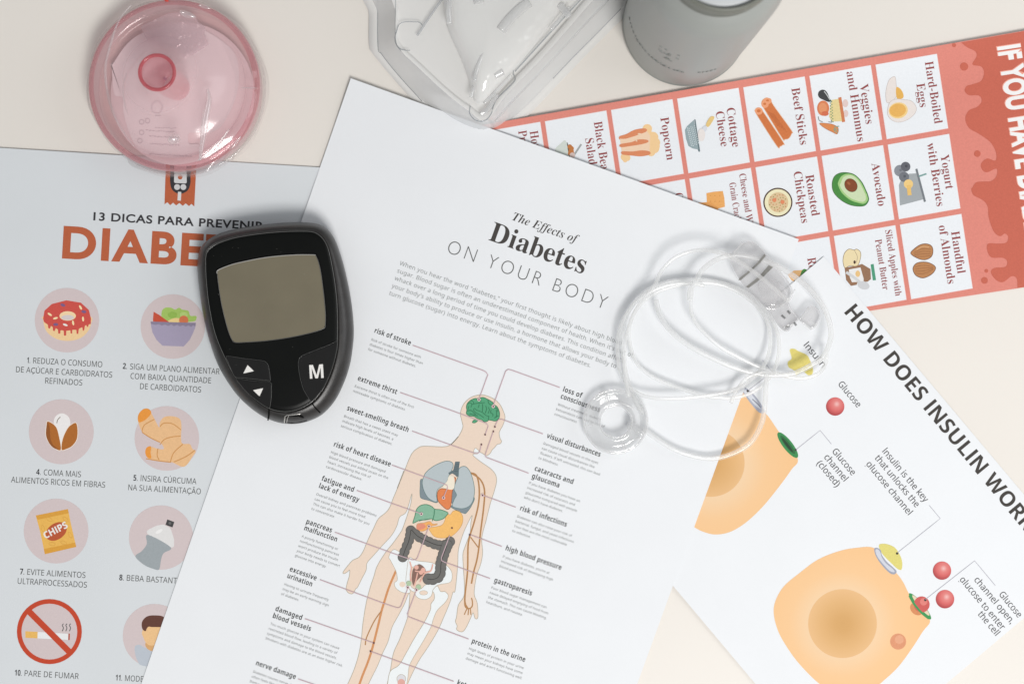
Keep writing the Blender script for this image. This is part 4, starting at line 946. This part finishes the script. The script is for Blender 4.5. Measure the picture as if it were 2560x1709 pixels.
# ================================================================== PINK CASE
pk = thing('pink_case', 'round see-through pink plastic case with a small raised knob ring, wrapped in clear film', 'plastic case', W((454, 228)))
pa = W((454, 228))
pink = clear('pink_clear_plastic', (0.985, 0.88, 0.89), milk=0.26, edge=0.35, epow=2.2, white=(0.94, 0.72, 0.74), rough=0.14, gloss=0.8)
pinkd = clear('pink_rim_plastic', (0.94, 0.75, 0.77), milk=0.14, edge=0.6, epow=1.4, white=(0.83, 0.44, 0.47), rough=0.1, gloss=0.9)
pinkr = clear('deep_pink_ring', (0.85, 0.45, 0.48), milk=0.45, edge=0.5, white=(0.72, 0.22, 0.25), rough=0.12)
film = clear('clear_film', (0.985, 0.98, 0.98), milk=0.03, edge=0.35, epow=1.8, white=(0.93, 0.88, 0.88), rough=0.05, gloss=1.3)
lathe('base_tray', [(34.5, 0.9), (36.8, 1.2), (37.6, 2.0), (37.9, 3.2), (37.2, 3.5)], pa, film, pk, 96)
lathe('shell', [(35.9, 1.2), (36.4, 6), (36.6, 12.5), (36.2, 14.0), (35.4, 14.6), (33.5, 15.2), (31.4, 15.0), (30.6, 13.6), (29.8, 13.3), (24, 15.5), (17, 19.5), (12, 24.5), (9.2, 31), (8.0, 38), (7.6, 43)], pa, pink, pk, 128)
lathe('rim_band', [(36.7, 11.5), (37.0, 13.4), (36.6, 14.9), (35.5, 15.5), (34.4, 15.3)], pa, pinkd, pk, 128)
lathe('inner_floor', [(36.0, 1.5), (30, 1.6), (29.5, 3.2), (0.2, 3.3)], pa, clear('pink_floor_plastic', (0.97, 0.86, 0.87), milk=0.04, edge=0.1, white=(0.85, 0.5, 0.53), rough=0.2), pk, 96)
tube('knob_ring', [pa + Vector((0.0071 * math.cos(a_ * math.pi / 32), 0.0071 * math.sin(a_ * math.pi / 32), 0.0434)) for a_ in range(64)], 0.00075, pinkr, pk, 10, True)
lathe('knob_wall', [(7.0, 43), (6.8, 36), (6.3, 20), (5.6, 9)], pa, pinkd, pk, 64)
lathe('knob_floor', [(5.6, 9), (0.1, 8.6)], pa, pinkd, pk, 64)
wl = surf('white_insert_card', (0.80, 0.79, 0.80), rough=0.6, var=0.02)
prism('insert_card', 'q 262,560 290,530 380,400 480,310 620,250 780,215 950,220 1120,290 1290,420 1350,560 1345,760 1290,930 1200,1080 1090,1135 990,1130 925,1140 930,1225 1010,1230 1010,1310 820,1345 640,1330 500,1280 420,1130 370,960 360,830 290,800 270,560', 0.0052, 0.0054, wl, pk)
prism('folded_card', 'q 515,230 640,170 760,115 900,105 985,150 1010,190 1070,235 1060,290 1100,380 960,470 900,500 820,440 700,420 620,370 560,330', 0.0085, 0.0087, clear('crumpled_film_label', (0.95, 0.93, 0.94), milk=0.28, edge=0.4, white=(0.92, 0.88, 0.9), rough=0.1, gloss=2.0, bump=1.0, bscale=260, bdist=0.003), pk, 0, False)
lathe('liner', [(31.5, 4.4), (31.0, 4.7), (0.1, 4.8)], W((462, 240)), surf('pale_pink_liner', (0.80, 0.70, 0.71), rough=0.6, var=0.03), pk, 72)
# faint print on the card
Sp = Sheet(pk, lambda x, y: 0.0055, (230, 231, 236)); fg = inkC((196, 188, 196))
t = Art(Sp, 'card_print')
t.stroke('q 660,860 700,900 680,960 620,950 615,890', 2.0, fg, True); t.stroke('q 640,985 690,985', 2.2, fg)
rr_ = random.Random(5)
for y, x0_, x1_ in ((1085, 640, 820), (1110, 560, 800), (1160, 590, 830), (1225, 600, 840), (1310, 590, 950)):
    x = x0_
    while x < x1_:
        w = rr_.uniform(6, 22); t.stroke([Z('q', x, y + (x - x0_) * 0.06 + rr_.uniform(-5, 5)), Z('q', x + w, y + (x - x0_) * 0.06 + rr_.uniform(-5, 5))], 2.4, fg, smooth=False); x += w + 7
for x, y in ((525, 1040), (525, 1130), (510, 1200), (575, 1030)): t.disc('q %d,%d' % (x, y), 6, None, 6, line=fg, lw=1.8, n=8)
t.disc('q 725,668', 5, inkC((150, 150, 190)), 3.5, 30); t.done()
# the film wrap: a slack skin with folds shaped along its glints, and its bottom tab
fl = []
rf = random.Random(11); NF = 72
for r_, z_ in ((38.6, 1.0), (38.2, 8), (37.6, 14.5), (34, 16.8), (27, 18.2)):
    fl.append([Vector((pa.x + r_ * 0.001 * (1 + 0.012 * math.sin(k * 0.7 + r_) + 0.003 * rf.uniform(-1, 1)) * math.cos(2 * math.pi * k / NF), pa.y + r_ * 0.001 * (1 + 0.012 * math.sin(k * 0.9) + 0.003 * rf.uniform(-1, 1)) * math.sin(2 * math.pi * k / NF), z_ * 0.001 + 0.00012 * rf.uniform(-1, 1))) for k in range(NF)])
loft('film_wrap', fl, clear('wrap_film', (0.99, 0.985, 0.985), milk=0.0, edge=0.22, epow=2.5, white=(0.95, 0.90, 0.90), rough=0.10, gloss=1.3), pk, False, False)
prism('film_tab', 'q 412,1330 420,1400 520,1450 700,1492 860,1500 1040,1480 1072,1450 1100,1400 900,1440 700,1430 520,1370', 0.0016, 0.0019, film, pk)
gloss = clear('glossy_fold_glint', (0.99, 0.98, 0.98), milk=0.10, edge=0.3, white=(1, 0.96, 0.96), rough=0.16, gloss=4.0)  # extra gloss and white put the highlight streaks into these tubes
def fold_glint(path, z, w, mat=gloss, seg=10):
    q_ = smoothed(PT(path), False, 8); tube('film_fold_glint', [W(p, z) for p in q_], w, mat, pk, seg, taper=lambda f: 0.25 + 0.75 * math.sin(math.pi * min(1, max(0, f))) )
fold_glint('q 1088,760 1098,860 1070,1000 1050,1150 1020,1370', 0.0215, 0.0016)
fold_glint('q 1000,1370 1100,1300 1200,1200 1270,1100', 0.0185, 0.0009)
fold_glint('q 1270,1275 1320,1230 1370,1160', 0.0160, 0.0006)
fold_glint('q 1070,1470 1130,1390 1220,1310', 0.0120, 0.0006)
fold_glint('q 795,1140 800,1190 805,1232', 0.0200, 0.0028)
fold_glint('q 850,100 910,125 985,148', 0.0190, 0.0014); fold_glint('q 1010,45 1060,60 1110,75', 0.0165, 0.0008)
fold_glint('q 440,40 330,180 255,400 215,600 250,860 330,1060 460,1250', 0.0165, 0.0006)
fold_glint('q 560,430 480,520 400,640 370,760 385,900 410,980', 0.0175, 0.0005)
fold_glint('q 1365,750 1440,750 1520,752', 0.0165, 0.0003)
prism('red_tab', 'q 715,-30 755,-28 752,18 722,12', 0.014, 0.0155, surf('red_plastic', (0.62, 0.06, 0.04), rough=0.4), pk, 0.0002, False)

# ================================================================== CLEAR BLISTER TRAY
bl = thing('blister_tray', 'empty clear plastic blister tray touching the top edges of two pages', 'packaging', W((1150, 120)))
bmat = clear('clear_blister_plastic', (0.985, 0.99, 0.995), milk=0.74, edge=0.2, epow=1.6, white=(1.0, 1.0, 0.99), rough=0.09, gloss=1.2)
bwal = clear('blister_wall_plastic', (0.985, 0.99, 1.0), milk=0.55, edge=0.1, epow=1.5, white=(0.96, 0.98, 1.0), rough=0.12, gloss=1.2)
def gl(s): return resample(smoothed(PT('g ' + s), True, 4), 160)
def gz(s, z): return [W(p, z) for p in gl(s)]
O0 = '75,-400 75,100 75,370 105,450 260,640 450,850 620,985 800,1085 1000,1150 1160,1120 1290,1060 1420,960 1700,670 1980,380 2250,110 2500,-160 2740,-400'
O1 = '150,-400 150,100 152,385 185,460 320,630 500,820 650,940 820,1045 1000,1105 1140,1075 1250,1010 1370,915 1640,640 1920,350 2190,75 2440,-180 2640,-400'
O2 = '300,-400 300,90 298,330 345,430 480,560 660,730 800,850 930,945 1010,1010 1090,990 1150,900 1260,760 1500,520 1740,250 1930,30 2150,-200 2320,-400'
O3 = '325,-400 325,80 322,320 370,410 500,530 680,700 820,820 940,905 1010,960 1070,935 1125,850 1235,720 1470,480 1700,220 1890,0 2100,-220 2260,-400'
loft('flange', [gz(O0, 0.0003), gz(O0, 0.0008), gz(O1, 0.0010)], bmat, bl, False, False)
loft('wall', [gz(O1, 0.0010), gz(O2, 0.0135), gz(O2, 0.0140)], bwal, bl, False, False)
loft('top_panel', [gz(O2, 0.0140), gz(O3, 0.0143), gz(O3, 0.0128)], bmat, bl, False, True)
D = ['700,-400 690,-100 700,0 740,250 860,520 920,700 955,840 1010,880 1060,850 1160,730 1290,590 1450,400 1600,200 1740,20 1860,-150 2000,-400', ]
def dl(f, z):
    p = resample(smoothed(PT('g ' + D[0]), True, 4), 120); c_ = Z('g', 1120, 60)
    return [W((c_[0] + (x - c_[0]) * f, c_[1] + (y - c_[1]) * f), z) for x, y in p]
loft('bubble', [dl(1.0, 0.0142), dl(0.985, 0.0160), dl(0.93, 0.0185), dl(0.84, 0.0205), dl(0.70, 0.0218), dl(0.5, 0.0225), dl(0.25, 0.0228)], clear('bubble_plastic', (0.99, 0.99, 0.99), milk=0.68, edge=0.2, epow=1.5, white=(1.0, 1.0, 0.985), rough=0.13, gloss=1.8, bump=0.5, bscale=70, bdist=0.004), bl, False, True)
dark = clear('edge_refraction_line', (0.78, 0.80, 0.82), milk=0.15, edge=0.3, white=(0.55, 0.57, 0.58), rough=0.1, gloss=1.5)  # grey tubes draw the refraction lines along the clear edges
pale = clear('drawn_tray_highlight', (0.97, 0.97, 0.97), milk=0.30, edge=0.3, white=(1, 1, 1), rough=0.12, gloss=4.0)  # white glossy tubes added to draw the tray's highlights
def tray_line(s, z, r, mat):  # thin tube for a crease
    q_ = smoothed(PT('g ' + s), False, 6); tube('crease_and_light_line', [W(p, z) for p in q_], r, mat, bl, 8)
tray_line('525,215 500,190 470,185 380,185 330,205 308,260 293,320 305,375 345,415 420,425', 0.0150, 0.00020, dark)
tray_line('925,888 920,950 955,1000 1010,1020 1060,1005 1095,965 1110,930', 0.0142, 0.00022, dark)
tray_line('2190,75 1980,290 1790,480 1620,660', 0.0035, 0.00016, dark)
tray_line('1290,590 1285,620 1300,650 1290,690 1200,780 1140,840 1110,920', 0.0148, 0.00025, dark)
tray_line('150,-20 150,385 185,460 320,630 520,850', 0.0012, 0.00015, dark)
tray_line('300,-20 298,330 345,430', 0.0143, 0.00012, dark)
tray_line('700,-20 600,120 500,270 480,300', 0.0150, 0.0005, clear('soft_crease', (0.85, 0.86, 0.87), milk=0.2, edge=0.2, white=(0.7, 0.71, 0.73), rough=0.2))
tray_line('1180,260 1250,170 1330,90 1420,20', 0.0225, 0.0022, pale)
tray_line('960,680 975,600 1010,500 1040,440', 0.0215, 0.0010, pale); tray_line('760,-20 745,80 750,200', 0.0215, 0.0012, pale)
tray_line('930,820 950,740 975,690', 0.0180, 0.0008, pale); tray_line('1040,870 1150,760 1270,630', 0.0165, 0.0007, pale)
tray_line('1010,960 1060,930 1120,840 1150,790', 0.0155, 0.0010, pale); tray_line('1140,1020 1250,880 1500,620 1900,190 2080,0', 0.0085, 0.0005, pale)
tray_line('1680,40 1720,95 1760,140', 0.0190, 0.0016, pale); tray_line('1600,250 1700,130 1760,60', 0.0180, 0.0008, pale)
tray_line('1300,600 1600,270 1850,0', 0.0145, 0.0003, dark)
tray_line('990,-20 1000,30', 0.0230, 0.0022, pale); tray_line('1130,640 1200,600', 0.0200, 0.0014, pale)

# ================================================================== INFUSION SET
iv = thing('infusion_set', 'coiled clear infusion tubing with a round connector ring and clear needle housing, across the pages', 'medical tubing', W((1700, 820), 0.003))
tubm = clear('clear_tube_plastic', (0.995, 0.995, 0.995), milk=0.30, edge=0.30, epow=1.5, white=(1.0, 1.0, 0.99), rough=0.18, gloss=1.4, back=0.5)
ringm = clear('clear_connector_plastic', (0.99, 0.99, 0.99), milk=0.18, edge=0.45, epow=1.4, white=(0.99, 0.99, 0.99), back=0.4, rough=0.07, gloss=1.8)
hous = clear('clear_housing_plastic', (0.995, 0.99, 0.99), milk=0.15, edge=0.32, epow=1.4, white=(0.99, 0.985, 0.985), rough=0.07, gloss=1.8, back=0.45)
def strand(path, z0, z1, r=0.00086, wob=0.0012, ph=0):
    q_ = smoothed(PT('e6 ' + path), False, 10); n = len(q_)
    tube('tube', [W(p, z0 + (z1 - z0) * i / (n - 1) + wob * math.sin(i * 0.06 + ph)) for i, p in enumerate(q_)], r, tubm, iv, 18)
strand('470,1215 420,1130 370,1000 330,820 325,660 370,500 480,370 640,295 830,276 1000,296 1180,360 1310,470 1400,620 1422,760 1390,900 1300,1020 1150,1095 950,1098 750,1045 560,970 440,880 385,760 372,620 420,490 540,380 700,320 880,300 1050,325 1220,420 1330,550 1362,700 1330,850 1230,970 1100,1050 900,1090 700,1108 520,1100 400,1050 315,930 292,780 302,640 350,520 450,405 600,330 760,300 900,320', 0.0052, 0.0085, wob=0.0010)
strand('372,1095 345,950 340,780 360,640 430,470 545,325 600,215 700,120 850,72 1000,88 1100,128 1250,228 1400,350 1490,432', 0.0080, 0.0180, ph=1)
strand('795,420 800,350 840,285 885,210 980,140 1110,108 1260,130 1430,195 1600,310 1720,450 1775,580 1780,700 1725,820 1620,890 1500,938 1350,945 1240,930 1100,890 900,800 750,710 640,610 582,510 560,420', 0.0125, 0.0070, 0.00115, ph=2)
strand('815,330 805,430 812,520 870,620 1000,740 1130,815 1240,870 1350,912 1480,955 1600,965 1700,930 1748,860 1757,770', 0.0100, 0.0055, ph=0.5)
strand('1335,930 1330,1020 1322,1150 1300,1280 1220,1420 1080,1500 940,1528 800,1505 680,1460 560,1385 470,1320', 0.0080, 0.0045, 0.0011, ph=1.5)
strand('1400,930 1300,925 1190,970 1120,1060 1085,1140', 0.0095, 0.0070, 0.0008, wob=0)
# round connector
ca = W((1538, 1052), 0.004); zb = 3.3
lathe('connector_ring', [(7.0, zb), (6.8, zb + 1.5), (7.0, zb + 4.2), (7.8, zb + 4.8), (9.2, zb + 4.2), (10.5, zb + 3.0), (12.2, zb + 3.0), (13.6, zb + 3.6), (14.2, zb + 2.6), (14.2, zb + 0.8), (13.6, zb), (7.0, zb)], ca, ringm, iv, 96)
tube('ring_rim', [ca + Vector((0.0138 * math.cos(a_ * math.pi / 32), 0.0138 * math.sin(a_ * math.pi / 32), 0.0033)) for a_ in range(64)], 0.0006, ringm, iv, 8, True)
tube('ring_rim', [ca + Vector((0.0070 * math.cos(a_ * math.pi / 32), 0.0070 * math.sin(a_ * math.pi / 32), 0.0042)) for a_ in range(64)], 0.00045, ringm, iv, 8, True)
for s_ in ('h 600,200 655,390', 'h 640,190 680,380', 'h 940,1200 985,1330', 'h 990,1200 1030,1330', 'h 1250,1090 1370,1120', 'h 240,850 350,860'):
    tube('ring_rib', [W(p, 0.0078) for p in PT(s_)], 0.00035, ringm, iv, 6)
prism('tube_socket', 'h 1060,770 1150,770 1400,980 1420,1040 1330,1060 1160,930 1060,925', 0.0045, 0.0085, ringm, iv, 0.0006, False)
tube('needle', [W(p, 0.0086) for p in PT('h 880,350 1190,500')], 0.00035, clear('bright_plastic', (0.97, 0.97, 0.97), milk=0.6, edge=0.3, white=(1, 1, 1), gloss=3), iv, 8)
# needle housing
prism('housing', 'i 590,230 740,70 900,20 1100,190 1330,480 1470,700 1420,860 1290,940 1150,970 1030,900 820,690 650,430', 0.0028, 0.0105, hous, iv, 0.0012)
prism('housing_core', 'i 980,600 1200,560 1400,720 1350,860 1200,940 1060,860', 0.0105, 0.0132, hous, iv, 0.0012)
slot = surf('dark_grey_slot', (0.21, 0.205, 0.19), rough=0.5, var=0.12, scale=300)
prism('slot', 'i 1070,190 1090,220 1010,320 870,450 740,560 706,562 720,530 850,430 985,300', 0.0109, 0.0115, slot, iv, 0, False)
prism('slot', 'i 1130,350 1190,380 1070,500 960,590 850,670 806,655 930,560 1020,480', 0.0109, 0.0115, slot, iv, 0, False)
prism('latch', 'i 1150,985 1290,940 1400,870 1450,960 1560,1100 1480,1180 1420,1270 1350,1275 1250,1180', 0.0020, 0.0095, hous, iv, 0.0010)
prism('wing', 'i 1560,1110 1690,940 1760,925 1835,975 1858,1080 1800,1200 1735,1250 1640,1180', 0.0020, 0.0075, hous, iv, 0.0010)
for s_ in ('i 1000,900 1100,955 1200,962 1290,930 1330,880', 'i 1180,900 1240,830 1280,800', 'i 1270,935 1330,895 1370,860', 'i 1380,850 1500,690', 'i 1560,1110 1640,1010 1690,940', 'i 1700,1110 1760,1165 1800,1205', 'i 1600,1150 1680,1210 1730,1250', 'i 600,215 700,110 760,30', 'i 1340,1220 1400,1190 1460,1200'):
    tube('housing_edge', [W(p, 0.0112) for p in smoothed(PT(s_), False, 4)], 0.00040, ringm, iv, 8)
for s_ in ('i 1395,985 1430,1030', 'i 1310,1050 1360,1095', 'i 1485,1150 1515,1195', 'i 1360,1215 1420,1200'):
    tube('housing_mark', [W(p, 0.0100) for p in PT(s_)], 0.0005, clear('grey_mark', (0.6, 0.6, 0.6), milk=0.2, edge=0.2, white=(0.5, 0.5, 0.5)), iv, 6)
